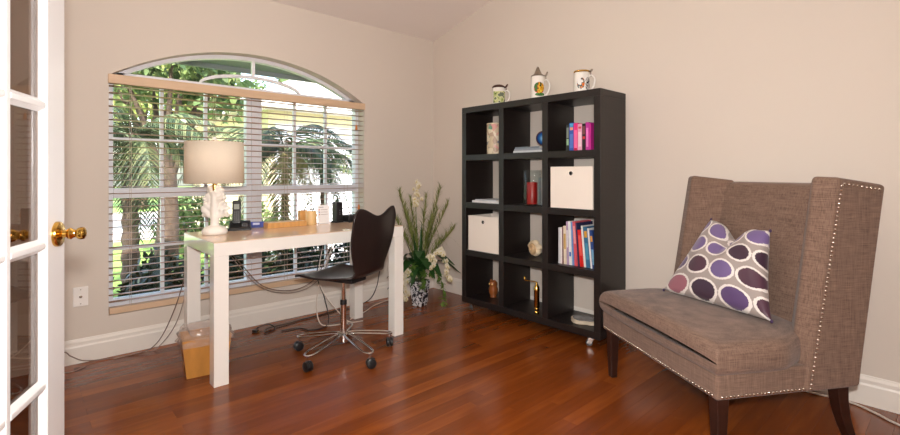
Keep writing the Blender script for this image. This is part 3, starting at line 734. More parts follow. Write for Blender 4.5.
# steins on top of the bookcase
PORC = mat('stein_porcelain', srgb(238, 232, 224), 0.18, var=0.02)
PEWT = mat('pewter', srgb(150, 140, 128), 0.28, 1.0, var=0.12, scale=30)
PEWTD = mat('dark_pewter', srgb(92, 66, 58), 0.35, 0.8, var=0.12, scale=30)
def print_mat(name, cols, sc, bg=None):
    m, n, l, p = new_mat(name)
    tc = n.new('ShaderNodeTexCoord'); v = n.new('ShaderNodeTexNoise'); v.inputs['Scale'].default_value = sc; v.inputs['Detail'].default_value = 1.5
    l.new(tc.outputs['Object'], v.inputs['Vector'])
    cr = n.new('ShaderNodeValToRGB'); cr.color_ramp.interpolation = 'CONSTANT'; e = cr.color_ramp.elements
    k = len(cols); e[0].position = 0; e[0].color = srgb(*cols[0]); e[1].position = 0.36; e[1].color = srgb(*cols[1])
    for i in range(2, k): x = e.new(0.36+0.28*(i-1)/(k-1)); x.color = srgb(*cols[i])
    l.new(v.outputs['Fac'], cr.inputs[0]); l.new(cr.outputs[0], p.inputs['Base Color']); p.inputs['Roughness'].default_value = 0.2
    return m
def patch(t, r, a0, a1, z0, z1, mt, name, blob=True):
    """raised painted decoration wrapped round the mug"""
    def fn(u, v):
        a = (a0+a1)/2+(a1-a0)/2*(2*u-1)*(math.sqrt(max(1-abs(2*v-1)**2.6, 0.02)) if blob else 1)
        return Vector((r*math.cos(a), r*math.sin(a), z0+(z1-z0)*v))
    o = MB().grid(fn, 14, 12).build(name, mt, t, smooth=True)
    s = o.modifiers.new('s', 'SOLIDIFY'); s.thickness = 0.0006; s.offset = 0
    return o
def handle(t, r, z0, z1, mt, ang):
    pts = [(r-0.004, 0, z1), (r+0.016, 0, z1+0.004), (r+0.032, 0, (z0+z1)/2+0.02), (r+0.028, 0, (z0+z1)/2-0.015), (r+0.012, 0, z0), (r-0.003, 0, z0+0.002)]
    M = Matrix.Rotation(ang, 3, 'Z')
    MB().tube([M @ p for p in spline(pts, 6)], 0.0055, 8).build('handle', mt, t, smooth=True)
HA = math.radians(-38); FA = math.radians(222)         # handle towards the right, picture towards the room
HA = math.radians(-60)
def thumb(t, r, z, mt, ang, hgt):
    M = Matrix.Rotation(ang, 3, 'Z')
    m = MB().tube([M @ Vector(p) for p in spline([(r-0.012, 0, z), (r+0.008, 0, z+0.004), (r+0.014, 0, z+hgt*0.6), (r+0.02, 0, z+hgt)], 5)], lambda q: 0.0045+0.002*math.sin(q*PI), 8)
    m.tube([M @ Vector(p) for p in [(r+0.008, 0, z+0.004), (r+0.010, 0, z-0.03)]], 0.003, 6)
    m.build('thumb_lift', mt, t, smooth=True)
zT = BZ1
def stein_scale(t, k): t.scale = (k*0.97, k*0.97, k)
t = thing('beer_stein', 'short stein with green landscape print and dark domed lid, left on the bookcase', 'stein', (2.878, 2.549, zT), 0, 'beer steins on the bookcase')
MB().lathe([(0.001, 0.002), (0.044, 0.0), (0.047, 0.006), (0.045, 0.016), (0.043, 0.11), (0.044, 0.122), (0.040, 0.126), (0.038, 0.118), (0.038, 0.012), (0.001, 0.01)], 28).build('mug', PORC, t, smooth=True)
patch(t, 0.0452, math.radians(170), math.radians(300), 0.022, 0.098, print_mat('stein_green_print', [(70, 84, 56), (150, 164, 96), (196, 200, 140), (210, 206, 160), (112, 120, 100)], 26), 'printed_scene', False)
MB().lathe([(0.045, 0.126), (0.0455, 0.131), (0.036, 0.141), (0.02, 0.147), (0.008, 0.149), (0.001, 0.15)], 28).build('lid', PEWTD, t, smooth=True)
stein_scale(t, 1.2); handle(t, 0.044, 0.03, 0.10, PORC, HA); thumb(t, 0.044, 0.128, PEWTD, HA, 0.02)
t = thing('beer_stein', 'tall stein with pointed pewter lid and colourful figures, middle of the bookcase', 'stein', (2.878, 2.159, zT), 0, 'beer steins on the bookcase')
MB().lathe([(0.001, 0.002), (0.048, 0.0), (0.050, 0.006), (0.047, 0.018), (0.046, 0.15), (0.047, 0.162), (0.043, 0.164), (0.041, 0.155), (0.041, 0.012), (0.001, 0.01)], 28).build('mug', PORC, t, smooth=True)
patch(t, 0.0478, math.radians(185), math.radians(275), 0.045, 0.12, print_mat('stein_figures_print', [(60, 70, 40), (214, 150, 30), (226, 190, 60), (200, 70, 30), (70, 110, 50)], 34), 'printed_figures')
patch(t, 0.0478, math.radians(195), math.radians(280), 0.028, 0.05, print_mat('stein_grass_print', [(40, 90, 40), (90, 140, 60), (60, 110, 60)], 40), 'printed_grass')
MB().lathe([(0.047, 0.164), (0.047, 0.169), (0.034, 0.176), (0.026, 0.184), (0.016, 0.204), (0.009, 0.222), (0.005, 0.228), (0.001, 0.232)], 28).build('lid', PEWT, t, smooth=True)
stein_scale(t, 1.12); handle(t, 0.046, 0.04, 0.135, PORC, HA); thumb(t, 0.046, 0.166, PEWT, HA, 0.026)
t = thing('beer_stein', 'flat lidded stein with orange figure and black scrolls, right on the bookcase', 'stein', (2.878, 1.787, zT), 0, 'beer steins on the bookcase')
MB().lathe([(0.001, 0.002), (0.050, 0.0), (0.052, 0.006), (0.049, 0.016), (0.047, 0.118), (0.048, 0.13), (0.044, 0.134), (0.042, 0.126), (0.042, 0.012), (0.001, 0.01)], 28).build('mug', PORC, t, smooth=True)
patch(t, 0.0492, math.radians(178), math.radians(232), 0.03, 0.10, print_mat('stein_orange_print', [(50, 50, 50), (214, 96, 30), (226, 130, 60), (90, 90, 86), (236, 230, 224)], 36), 'printed_figure')
patch(t, 0.0492, math.radians(236), math.radians(285), 0.018, 0.10, print_mat('stein_scroll_print', [(40, 40, 44), (232, 226, 220), (70, 70, 74), (236, 230, 224), (52, 52, 56)], 60), 'printed_scrolls')
MB().lathe([(0.048, 0.134), (0.0495, 0.138), (0.046, 0.144), (0.02, 0.147), (0.001, 0.148)], 28).build('lid', BRASS, t, smooth=True)
stein_scale(t, 1.15); handle(t, 0.047, 0.03, 0.108, PORC, math.radians(-75)); thumb(t, 0.047, 0.136, PEWT, math.radians(-75), 0.012)

# ------------------------------------------------------------------ wing chair
def fabric_mat():
    m, n, l, p = new_mat('taupe_linen')
    tc = n.new('ShaderNodeTexCoord')
    fac = []
    for st in ((14, 14, 260), (260, 260, 14)):
        mp = n.new('ShaderNodeMapping'); mp.inputs['Scale'].default_value = st; l.new(tc.outputs['Object'], mp.inputs[0])
        nz = n.new('ShaderNodeTexNoise'); nz.inputs['Scale'].default_value = 1.0; nz.inputs['Detail'].default_value = 3; nz.inputs['Roughness'].default_value = 0.6
        l.new(mp.outputs[0], nz.inputs['Vector']); fac.append(nz)
    a = n.new('ShaderNodeMath'); a.operation = 'ADD'; l.new(fac[0].outputs['Fac'], a.inputs[0]); l.new(fac[1].outputs['Fac'], a.inputs[1])
    hv = n.new('ShaderNodeMath'); hv.operation = 'MULTIPLY'; hv.inputs[1].default_value = 0.5; l.new(a.outputs[0], hv.inputs[0])
    cr = n.new('ShaderNodeValToRGB'); e = cr.color_ramp.elements
    e[0].position = 0.34; e[0].color = srgb(92, 71, 60); e[1].position = 0.66; e[1].color = srgb(140, 113, 97)
    l.new(hv.outputs[0], cr.inputs[0]); l.new(cr.outputs[0], p.inputs['Base Color'])
    p.inputs['Roughness'].default_value = 0.85; p.inputs['Specular IOR Level'].default_value = 0.2; p.inputs['Sheen Weight'].default_value = 0.15
    b = n.new('ShaderNodeBump'); b.inputs['Strength'].default_value = 0.35; b.inputs['Distance'].default_value = 0.0012
    l.new(hv.outputs[0], b.inputs['Height']); l.new(b.outputs[0], p.inputs['Normal'])
    return m
FAB = fabric_mat()
NAILM = mat('nailhead_pewter', srgb(196, 184, 172), 0.22, 1.0, var=0.05)
AC_U = Vector((0.533, 0.846, 0)); AC_R = Vector((0.846, -0.533, 0)); AC_O = Vector((1.964, 0.636, 0))
acW = 0.875
org = AC_O+AC_U*(acW/2)+AC_R*0.35
AC = thing('wing_armchair', 'wide taupe linen wing chair with nailhead trim and dark legs', 'armchair', tuple(org), math.atan2(0.846, 0.533))
def A(s, t_, z): return Vector((s-acW/2, 0.35-t_, z))      # s across, t from front to back
ZB, ZR, = 0.257, 0.362
# base rail: rounded box front, narrowing a little to the back
ins = 0.07
m = MB(); nseg = 12
m.hexa([A(0, 0, ZB), A(acW, 0, ZB), A(acW-ins, 0.65, ZB), A(0.01, 0.65, ZB)], [A(0, 0, ZR), A(acW, 0, ZR), A(acW-ins, 0.65, ZR), A(0.01, 0.65, ZR)])
m.build('base', FAB, AC, bev=0.012, seg=4)
# cushion
cu = MB(); nu, nv = 36, 26
def cush(u, v, top):
    # rounded box: dense samples near the edges
    ee = lambda q: 0.5-0.5*math.cos(PI*q)*(1 if True else 0)
    u = ee(u); v = ee(v)
    D_ = 0.60
    s = -0.020+(acW+0.032)*u; t_ = -0.016+D_*v
    e = min(min(u, 1-u)*acW, min(v, 1-v)*D_)
    k = min(e/0.04, 1); edge = (1-(1-k)**2.6)**(1/2.6)
    crown = (4*u*(1-u))**0.5*(4*min(v*0.85+0.1, 0.97)*(1-min(v*0.85+0.1, 0.97)))**0.5
    zmid = ZR+0.044
    z = zmid+0.056*edge+0.036*crown if top else zmid-0.056*edge
    # bowed front and narrower at the back, where it goes in between the wings
    t_ -= 0.012*(1-v)**3*(4*u*(1-u))
    nar = 0.13*max(0, (v-0.52)/0.48)
    s2 = acW/2+(s-acW/2)*(1-2*nar/acW)
    return A(s2, t_, z)
cu.grid(lambda u, v: cush(u, v, True), nu, nv)
cu.grid(lambda u, v: cush(u, v, False), nu, nv)
me = cu.mesh('cushion', True)
bm = bmesh.new(); bm.from_mesh(me); bmesh.ops.remove_doubles(bm, verts=bm.verts, dist=0.0008); bmesh.ops.recalc_face_normals(bm, faces=bm.faces); bm.to_mesh(me); bm.free()
me.materials.append(FAB); o = inst('seat_cushion', me, AC); sb = o.modifiers.new('s', 'SUBSURF'); sb.levels = 1; sb.render_levels = 1
# leaning back and wings; t shifts with height
def tz(t_top, z, lean): return t_top-lean*(1.10-z)/0.84
def lean_slab(plan_top, plan_bot, z_top, z_bot, name, n=8, bev=0.03):
    """4 plan corners (s,t) at the bottom and top, z_top may be given for each corner"""
    m = MB(); rings = []
    for k in range(n+1):
        q = k/n; ring = []
        for c in range(4):
            s = plan_bot[c][0]+(plan_top[c][0]-plan_bot[c][0])*q; t_ = plan_bot[c][1]+(plan_top[c][1]-plan_bot[c][1])*q
            ring.append(A(s, t_, z_bot+(z_top[c]-z_bot)*q))
        rings.append(ring)
    vs = [p for r in rings for p in r]; fs = [(3, 2, 1, 0), tuple(4*n+i for i in range(4))]
    for k in range(n):
        for c in range(4): fs.append((4*k+c, 4*k+(c+1) % 4, 4*k+4+(c+1) % 4, 4*k+4+c))
    return m.add(vs, fs).build(name, FAB, AC, bev=bev, seg=4)
lean_slab([(0.14, 0.635), (acW-0.16, 0.635), (acW-0.13, 0.755), (0.06, 0.765)], [(0.12, 0.47), (acW-0.14, 0.47), (acW-0.09, 0.635), (0.04, 0.635)], [1.082]*4, 0.30, 'backrest')
# wing plan, near side: outer front, inner front, inner back, outer back
wt = [(-0.004, 0.548), (0.075, 0.512), (0.215, 0.66), (0.004, 0.795)]
wbt = [(-0.002, 0.39), (0.07, 0.38), (0.20, 0.50), (0.002, 0.662)]
lean_slab(wt, wbt, [1.112, 1.116, 1.09, 1.08], ZB, 'wing', bev=0.016)
wf = [(acW+0.012, 0.548), (acW-0.07, 0.512), (acW-0.215, 0.66), (acW-0.08, 0.762)]
wfb = [(acW+0.002, 0.39), (acW-0.07, 0.38), (acW-0.20, 0.50), (acW-0.06, 0.655)]
lean_slab(list(reversed(wf)), list(reversed(wfb)), [1.08, 1.09, 1.116, 1.112], ZB, 'wing', bev=0.016)
# legs
def taper_leg(c0, top, bot, name='leg', bend=0.0):
    m = MB(); n = 8; vs = []; fs = []
    for k in range(n+1):
        q = k/n; hw = bot+(top-bot)*q; z = (ZB+0.004)*q
        off = bend*(1-q)**2
        for sx, sy in ((-1, -1), (1, -1), (1, 1), (-1, 1)):
            p = A(c0[0], c0[1]+off, z); vs.append((p.x+sx*hw, p.y+sy*hw, z))
    fs = [(3, 2, 1, 0), tuple(4*n+i for i in range(4))]
    for k in range(n):
        for c in range(4): fs.append((4*k+c, 4*k+(c+1) % 4, 4*k+4+(c+1) % 4, 4*k+4+c))
    m.add(vs, fs).build(name, LEGW, AC, bev=0.003)
taper_leg((0.04, 0.04), 0.026, 0.017); taper_leg((acW-0.04, 0.04), 0.026, 0.017)
taper_leg((0.048, 0.605), 0.026, 0.017, bend=0.075); taper_leg((acW-0.105, 0.60), 0.026, 0.017, bend=0.09)
# nailheads
nm = MB()
def nails(P, Nrm, step=0.0175):
    P = [Vector(p) for p in P]; Nrm = Vector(Nrm).normalized()
    ln = [(P[i+1]-P[i]).length for i in range(len(P)-1)]; tot = sum(ln); n = int(tot/step)
    q = Nrm.to_track_quat('Z', 'Y').to_matrix().to_4x4()
    for k in range(n):
        d = (k+0.5)*tot/n; i = 0
        while d > ln[i]: d -= ln[i]; i += 1
        p = P[i]+(P[i+1]-P[i])*(d/ln[i])
        nm.lathe([(0.0064, -0.002), (0.006, 0.0018), (0.0035, 0.0046), (0.0003, 0.0054)], 8, M=Matrix.Translation(p) @ q, cap=False)
zn = ZB+0.015
nails([A(0.018, -0.0005, zn), A(acW-0.018, -0.0005, zn)], (0, 1, 0))
sn = Vector((-1, -0.01/0.65, 0))
nails([A(0.0, 0.014, zn), A(0.0055, 0.40, zn)], sn)
nails([A(acW-0.0015, 0.018, zn), A(acW-0.0425, 0.39, zn)], (1, -ins/0.65, 0))
def wing_out(q, frac, side=0):
    a0, a1 = wbt[0], wt[0]; b0, b1 = wbt[3], wt[3]
    if side: a0, a1, b0, b1 = wfb[0], wf[0], wfb[3], wf[3]
    s = (a0[0]+(a1[0]-a0[0])*q)*(1-frac)+(b0[0]+(b1[0]-b0[0])*q)*frac
    t_ = (a0[1]+(a1[1]-a0[1])*q)*(1-frac)+(b0[1]+(b1[1]-b0[1])*q)*frac
    ztop = 1.112*(1-frac)+1.080*frac
    z = ZB+(ztop-ZB)*q
    return A(s, t_, z)
for side in (0, 1):
    d = (wing_out(0.5, 1, side)-wing_out(0.5, 0, side)); up = wing_out(1, 0.5, side)-wing_out(0, 0.5, side)
    nrm = d.cross(up).normalized()
    if (nrm.x > 0) != (side == 1): nrm = -nrm
    f = 0.09
    nails([wing_out(0.01, f, side)+nrm*0.0004, wing_out(0.972, f, side)+nrm*0.0004], nrm)
    nails([wing_out(0.972, f, side)+nrm*0.0004, wing_out(0.972, 0.9, side)+nrm*0.0004], nrm, 0.0215)
o = nm.build('nailhead_trim', NAILM, AC, smooth=True); stuff(o); o['label'] = 'row of small pewter nailheads'

# ------------------------------------------------------------------ throw pillow
def pillow_mat():
    m, n, l, p = new_mat('oval_print_satin')
    uv = n.new('ShaderNodeUVMap'); uv.uv_map = 'UVMap'
    sep = n.new('ShaderNodeSeparateXYZ'); l.new(uv.outputs[0], sep.inputs[0])
    def M(op, a, b=None, c=None):
        q = n.new('ShaderNodeMath'); q.operation = op
        for i, x in enumerate((a, b, c)):
            if x is None: continue
            if isinstance(x, (int, float)): q.inputs[i].default_value = x
            else: l.new(x, q.inputs[i])
        return q.outputs[0]
    v = M('MULTIPLY_ADD', sep.outputs['Y'], 3.85, 0.1); row = M('FLOOR', v)
    odd = M('MODULO', row, 2.0)
    u = M('MULTIPLY_ADD', sep.outputs['X'], 3.35, M('MULTIPLY', odd, 0.5)); colm = M('FLOOR', u)
    fx = M('SUBTRACT', M('SUBTRACT', u, colm), 0.5); fy = M('SUBTRACT', M('SUBTRACT', v, row), 0.5)
    cmb = n.new('ShaderNodeCombineXYZ'); l.new(colm, cmb.inputs[0]); l.new(row, cmb.inputs[1])
    wn = n.new('ShaderNodeTexWhiteNoise'); wn.noise_dimensions = '2D'; l.new(cmb.outputs[0], wn.inputs['Vector'])
    nz = n.new('ShaderNodeTexNoise'); nz.inputs['Scale'].default_value = 60; l.new(uv.outputs[0], nz.inputs['Vector'])
    d = M('SQRT', M('ADD', M('POWER', M('ABSOLUTE', fx), 2.0), M('POWER', M('ABSOLUTE', M('MULTIPLY', fy, 1.06)), 2.0)))
    d = M('ADD', d, M('MULTIPLY', M('SUBTRACT', nz.outputs['Fac'], 0.5), 0.08))
    cr = n.new('ShaderNodeValToRGB'); e = cr.color_ramp.elements; cr.color_ramp.interpolation = 'CONSTANT'
    cols = [(0, (88, 66, 108)), (0.22, (66, 46, 82)), (0.42, (112, 92, 140)), (0.58, (74, 44, 60)), (0.68, (84, 62, 104)), (0.84, (150, 92, 104)), (0.92, (58, 36, 54))]
    e[0].position = 0; e[0].color = srgb(*cols[0][1]); e[1].position = cols[1][0]; e[1].color = srgb(*cols[1][1])
    for q, c in cols[2:]: x = e.new(q); x.color = srgb(*c)
    l.new(wn.outputs['Value'], cr.inputs[0])
    def mix(f, a, b):
        x = n.new('ShaderNodeMix'); x.data_type = 'RGBA'; l.new(f, x.inputs[0])
        for i, c in ((6, a), (7, b)):
            if isinstance(c, tuple): x.inputs[i].default_value = c
            else: l.new(c, x.inputs[i])
        return x.outputs[2]
    inr = M('LESS_THAN', d, 0.40); rng_ = M('LESS_THAN', d, 0.49)
    c1 = mix(rng_, srgb(158, 146, 140), srgb(226, 218, 212)); c2 = mix(inr, c1, cr.outputs[0])
    l.new(c2, p.inputs['Base Color']); p.inputs['Roughness'].default_value = 0.38; p.inputs['Sheen Weight'].default_value = 0.2
    mp = n.new('ShaderNodeMapping'); mp.inputs['Scale'].default_value = (12, 150, 1); l.new(uv.outputs[0], mp.inputs[0])
    n2 = n.new('ShaderNodeTexNoise'); n2.inputs['Scale'].default_value = 1; l.new(mp.outputs[0], n2.inputs['Vector'])
    b = n.new('ShaderNodeBump'); b.inputs['Strength'].default_value = 0.25; b.inputs['Distance'].default_value = 0.001; l.new(n2.outputs['Fac'], b.inputs['Height']); l.new(b.outputs[0], p.inputs['Normal'])
    return m
PQ = {'BL': (0.685, 0.25, 0.495), 'BR': (0.105, 0.345, 0.50), 'TL': (0.655, 0.51, 0.868), 'TR': (0.275, 0.505, 0.852)}
PQ = {k: AC_O+AC_U*q[0]+AC_R*q[1]+Vector((0, 0, q[2])) for k, q in PQ.items()}
p_base = (PQ['BL']+PQ['BR'])/2; p_base.z = 0.49; PIL_UP = Vector((0, 0, 0.012))
def pillow(th):
    me = bpy.data.meshes.new('cover'); bm = bmesh.new(); N = 41; uvl = bm.loops.layers.uv.new('UVMap')
    c = {k: q-p_base for k, q in PQ.items()}
    nrm = ((c['BR']-c['BL']).cross(c['TL']-c['BL'])).normalized()      # towards the viewer's side of the chair
    ctr = (c['BL']+c['BR']+c['TL']+c['TR'])/4
    def P(u, v, sgn):
        a, b = 2*u-1, 2*v-1
        p = (c['BL']*(1-u)+c['BR']*u)*(1-v)+(c['TL']*(1-u)+c['TR']*u)*v
        # sides pull in a little between the corners
        ax = (c['BR']-c['BL']).normalized()
        p = p-ax*a*0.018*(1-b*b); p.z -= b*0.012*(1-a*a)
        if b < 0: p.z -= 0.010*(1-a*a)*(-b)
        p.z -= 0.075*math.exp(-(a/0.33)**2)*max(0, (b-0.05)/0.95)**1.2     # chopped dip in the top edge
        fat = max((1-a*a)*(1-b*b), 0)**0.40
        crease = 1-0.6*math.exp(-(a/0.15)**2)*max(0, min((b+0.05)/0.8, 1))
        return p+nrm*(sgn*th*fat*crease+0.004*math.sin(9*a+3*b)*fat)
    for sgn in (-1, 1):
        vv = [[bm.verts.new(P(i/(N-1), j/(N-1), sgn)) for i in range(N)] for j in range(N)]
        for j in range(N-1):
            for i in range(N-1):
                ids = [(i, j), (i+1, j), (i+1, j+1), (i, j+1)]
                if sgn < 0: ids.reverse()
                f = bm.faces.new([vv[q][p] for p, q in ids])
                for lp, (p, q) in zip(f.loops, ids): lp[uvl].uv = (p/(N-1), q/(N-1))
                f.smooth = True
    bmesh.ops.remove_doubles(bm, verts=bm.verts, dist=0.0006)
    bm.to_mesh(me); bm.free(); return me
pm = pillow(0.072); pm.materials.append(pillow_mat())
PIL = thing('throw_pillow', 'square satin pillow with purple ovals leaning on the wing chair', 'pillow', tuple(p_base+PIL_UP))
inst('cover', pm, PIL)
TUFT = mat('tuft_purple', srgb(66, 46, 80), 0.6)
for k, q in PQ.items(): MB().ball(q-p_base, (0.008, 0.006, 0.008), 8, 6).build('corner_tuft', TUFT, PIL)

# ------------------------------------------------------------------ desk lamp
t = thing('table_lamp', 'white coral table lamp with cream drum shade on the desk', 'lamp', (0.885, 3.055, DZ+0.0005))
CORAL = mat('white_coral', srgb(244, 238, 230), 0.5, var=0.03, scale=30, bump=0.3, bscale=90)
m = MB(); m.lathe([(0.001, 0.0), (0.066, 0.0), (0.072, 0.012), (0.069, 0.026), (0.055, 0.042), (0.03, 0.052), (0.001, 0.056)], 28)
o = m.build('foot', CORAL, t, smooth=True)
m = MB(); rr = random.Random(5)
camdir = Vector((math.cos(-YAW), math.sin(-YAW), 0))    # fan plane, roughly facing the room
def branch(p, ang, L, r, depth):
    q = p+(camdir*math.sin(ang)+Vector((0, 0, 1))*math.cos(ang))*L+Vector((-camdir.y, camdir.x, 0))*rr.uniform(-0.012, 0.012)
    m.tube([p, (p+q)/2+Vector((0, 0, 0.003)), q], lambda k: r*(1-0.2*k), 8); m.ball(q, r*1.0, 8, 6)
    if depth > 0:
        for da in ((-0.62, 0.0, 0.62) if depth > 1 else (-0.75, 0.1, 0.75)):
            branch(q, ang+da+rr.uniform(-0.12, 0.12), L*rr.uniform(0.62, 0.85), r*0.82, depth-1)
m.tube([(0, 0, 0.03), (0, 0, 0.12), (0, 0, 0.26)], lambda k: 0.026-0.006*k, 12)
for zz_, aa in ((0.09, -0.95), (0.09, 0.95), (0.13, -0.85), (0.13, 0.85), (0.175, -0.7), (0.175, 0.7), (0.21, -0.4), (0.21, 0.4)):
    branch(Vector((0, 0, zz_)), aa, 0.044, 0.0185, 1)
o = m.build('coral_body', CORAL, t, smooth=True)
rm = o.modifiers.new('r', 'REMESH'); rm.mode = 'VOXEL'; rm.voxel_size = 0.004; rm.use_smooth_shade = True
ssm = o.modifiers.new('sm', 'SMOOTH'); ssm.iterations = 2; ssm.factor = 0.5
MB().lathe([(0.013, 0.26), (0.013, 0.30), (0.018, 0.305), (0.018, 0.345), (0.012, 0.35)], 16).build('socket', BRASS, t, smooth=True, auto=40)
MB().ball((0, 0, 0.385), (0.026, 0.026, 0.036), 14, 10).build('bulb', LENS, t, smooth=True)
sh, = [MB().lathe([(0.165, 0.305), (0.161, 0.553)], 48, cap=False).build('shade', None or mat('shade_tmp', srgb(232, 206, 176)), t, smooth=True)]
m_, n_, l_, p_ = new_mat('linen_shade')
tcs = n_.new('ShaderNodeTexCoord'); nzs = n_.new('ShaderNodeTexNoise'); nzs.inputs['Scale'].default_value = 160; l_.new(tcs.outputs['Object'], nzs.inputs['Vector'])
crs = n_.new('ShaderNodeValToRGB'); crs.color_ramp.elements[0].color = srgb(240, 226, 206); crs.color_ramp.elements[1].color = srgb(248, 236, 218); l_.new(nzs.outputs['Fac'], crs.inputs[0])
dfs = n_.new('ShaderNodeBsdfDiffuse'); tls = n_.new('ShaderNodeBsdfTranslucent'); mxs = n_.new('ShaderNodeMixShader'); mxs.inputs[0].default_value = 0.22
l_.new(crs.outputs[0], dfs.inputs[0]); l_.new(crs.outputs[0], tls.inputs[0]); l_.new(dfs.outputs[0], mxs.inputs[1]); l_.new(tls.outputs[0], mxs.inputs[2]); l_.new(mxs.outputs[0], n_['Material Output'].inputs[0])
sh.data.materials.clear(); sh.data.materials.append(m_)
s_ = sh.modifiers.new('s', 'SOLIDIFY'); s_.thickness = 0.002
m = MB()
for z_, r_ in ((0.306, 0.1635), (0.552, 0.1595)):
    m.tube([(r_*math.cos(2*PI*k/40), r_*math.sin(2*PI*k/40), z_) for k in range(40)], 0.0018, 6, closed=True)
for k in range(3):
    a = 2*PI*k/3; m.tube([(0.0, 0.0, 0.546), (0.1595*math.cos(a), 0.1595*math.sin(a), 0.552)], 0.002, 6)
m.tube(spline([(0.012, 0, 0.345), (0.05, 0, 0.40), (0.045, 0, 0.49), (0, 0, 0.546), (-0.045, 0, 0.49), (-0.05, 0, 0.40), (-0.012, 0, 0.345)], 6), 0.002, 6)
m.build('shade_frame', BRASS, t, smooth=True)
m = MB(); m.lathe([(0.006, 0.546), (0.008, 0.553), (0.005, 0.559)], 12)
for k in range(5):
    a = 2*PI*k/5; m.ball((0.010*math.cos(a), 0.010*math.sin(a), 0.568+0.004*(k % 2)), 0.008, 8, 6)
m.ball((0, 0, 0.578), 0.009, 8, 6)
m.build('finial', CORAL, t, smooth=True)
pl = lamp('lamp_bulb', 'POINT', (0, 0, 0.385), 7.0, (1.0, 0.78, 0.55), shadow_soft_size=0.028); pl.parent = t

# ------------------------------------------------------------------ things on the desk
t = thing('cordless_phone', 'black cordless phone standing in its answering machine base', 'telephone', (1.075, 3.185, DZ+0.0005), math.radians(-20))
m = MB(); m.hexa([(-0.072, -0.07, 0), (0.072, -0.07, 0), (0.072, 0.07, 0), (-0.072, 0.07, 0)], [(-0.062, -0.062, 0.02), (0.062, -0.062, 0.02), (0.062, 0.062, 0.055), (-0.062, 0.062, 0.055)])
bs = m.build('base', BLACKP, t, bev=0.006, seg=3)
for i in range(3):
    for j in range(3):
        MB().box(0.012+i*0.013, 0.021+i*0.013, -0.045+j*0.02, -0.033+j*0.02, 0.022+0.0055*j, 0.031+0.0055*j).build('button', mat('grey_button', srgb(70, 70, 72), 0.5), bs, bev=0.001)
hs = bpy.data.objects.new('handset', None); COL.objects.link(hs); hs.parent = t; hs.location = (-0.02, 0.012, 0.036); hs.rotation_euler = (math.radians(-14), 0, 0)
MB().box(-0.026, 0.026, -0.014, 0.015, 0.0, 0.155).build('shell', BLACKP, hs, bev=0.008, seg=3)
MB().box(-0.016, 0.016, -0.0152, -0.0138, 0.095, 0.128).build('display', mat('phone_display', srgb(150, 156, 150), 0.2), hs)
for i in range(3):
    for j in range(5): MB().box(-0.017+i*0.0125, -0.008+i*0.0125, -0.0165, -0.0135, 0.02+j*0.013, 0.028+j*0.013).build('key', mat('phone_key', srgb(74, 74, 76), 0.5) if (i+j) == 0 else bpy.data.materials['phone_key'], hs)
MB().tube([(0.014, 0.006, 0.15), (0.014, 0.006, 0.178)], 0.005, 8).build('antenna', BLACKP, hs, smooth=True)

t = thing('card_holder', 'small blue box of business cards on the desk', 'card box', (1.195, 3.205, DZ+0.0005), math.radians(-12))
m = MB(); m.box(-0.045, 0.045, -0.014, 0.014, 0, 0.003); m.box(-0.045, 0.045, 0.011, 0.014, 0.003, 0.03); m.box(-0.045, 0.045, -0.014, -0.011, 0.003, 0.018); m.box(-0.045, -0.042, -0.011, 0.011, 0.003, 0.026); m.box(0.042, 0.045, -0.011, 0.011, 0.003, 0.026)
m.build('holder', CLEARG, t)
MB().box(-0.041, 0.041, -0.010, 0.010, 0.0035, 0.042).build('cards', mat('blue_cards', srgb(48, 64, 150), 0.4, var=0.25, scale=30), t)
MB().box(-0.030, 0.012, -0.0106, -0.0101, 0.022, 0.036).build('card_print', mat('card_print', srgb(196, 200, 226), 0.5), t)

t = thing('bamboo_tray', 'low rectangular bamboo organiser tray on the desk', 'tray', (1.365, 3.175, DZ+0.0005), math.radians(1))
m = MB(); a, b, h_, th = 0.136, 0.06, 0.034, 0.008
m.box(-a, a, -b, -b+th, 0, h_); m.box(-a, a, b-th, b, 0, h_); m.box(-a, -a+th, -b+th, b-th, 0, h_); m.box(a-th, a, -b+th, b-th, 0, h_); m.box(-a+th, a-th, -b+th, b-th, 0, 0.006)
m.build('walls', BAMBOO, t, bev=0.001)
MB().box(-0.03, -0.025, -b+th, b-th, 0.006, 0.026).build('partition', BAMBOO, t)
MB().box(-a+0.01, a-0.01, -b+0.01, b-0.01, 0.028, 0.0355).build('lid', mat('tray_lid_pale', srgb(232, 206, 170), 0.35), t, bev=0.001)

t = thing('pencil_cup', 'round pale bamboo pencil cup beside the white desk card', 'cup', (1.553, 3.15, DZ+0.0005))
MB().lathe([(0.001, 0.0), (0.037, 0.0), (0.039, 0.004), (0.039, 0.094), (0.037, 0.097), (0.033, 0.096), (0.033, 0.008), (0.001, 0.008)], 28).build('cup', mat('pale_bamboo', srgb(230, 190, 132), 0.35, var=0.08, scale=12, stretch=(6, 6, 1)), t, smooth=True, auto=40)
t2 = thing('pen', 'dark pen standing in the pencil cup', 'pen', (1.553, 3.15, DZ+0.009))
MB().tube([(0.0, 0.0, 0.004), (0.022, 0.012, 0.112)], 0.004, 8).build('barrel', BLACKP, t2, smooth=True)
MB().tube([(0.022, 0.012, 0.112), (0.0235, 0.0128, 0.12)], 0.0035, 8).build('cap', CHROME, t2, smooth=True)
t = thing('wood_block', 'small square bamboo block behind the pencil cup', 'box', (1.525, 3.228, DZ+0.0005))
MB().box(-0.028, 0.028, -0.022, 0.022, 0, 0.098).build('block', BAMBOO, t, bev=0.003)

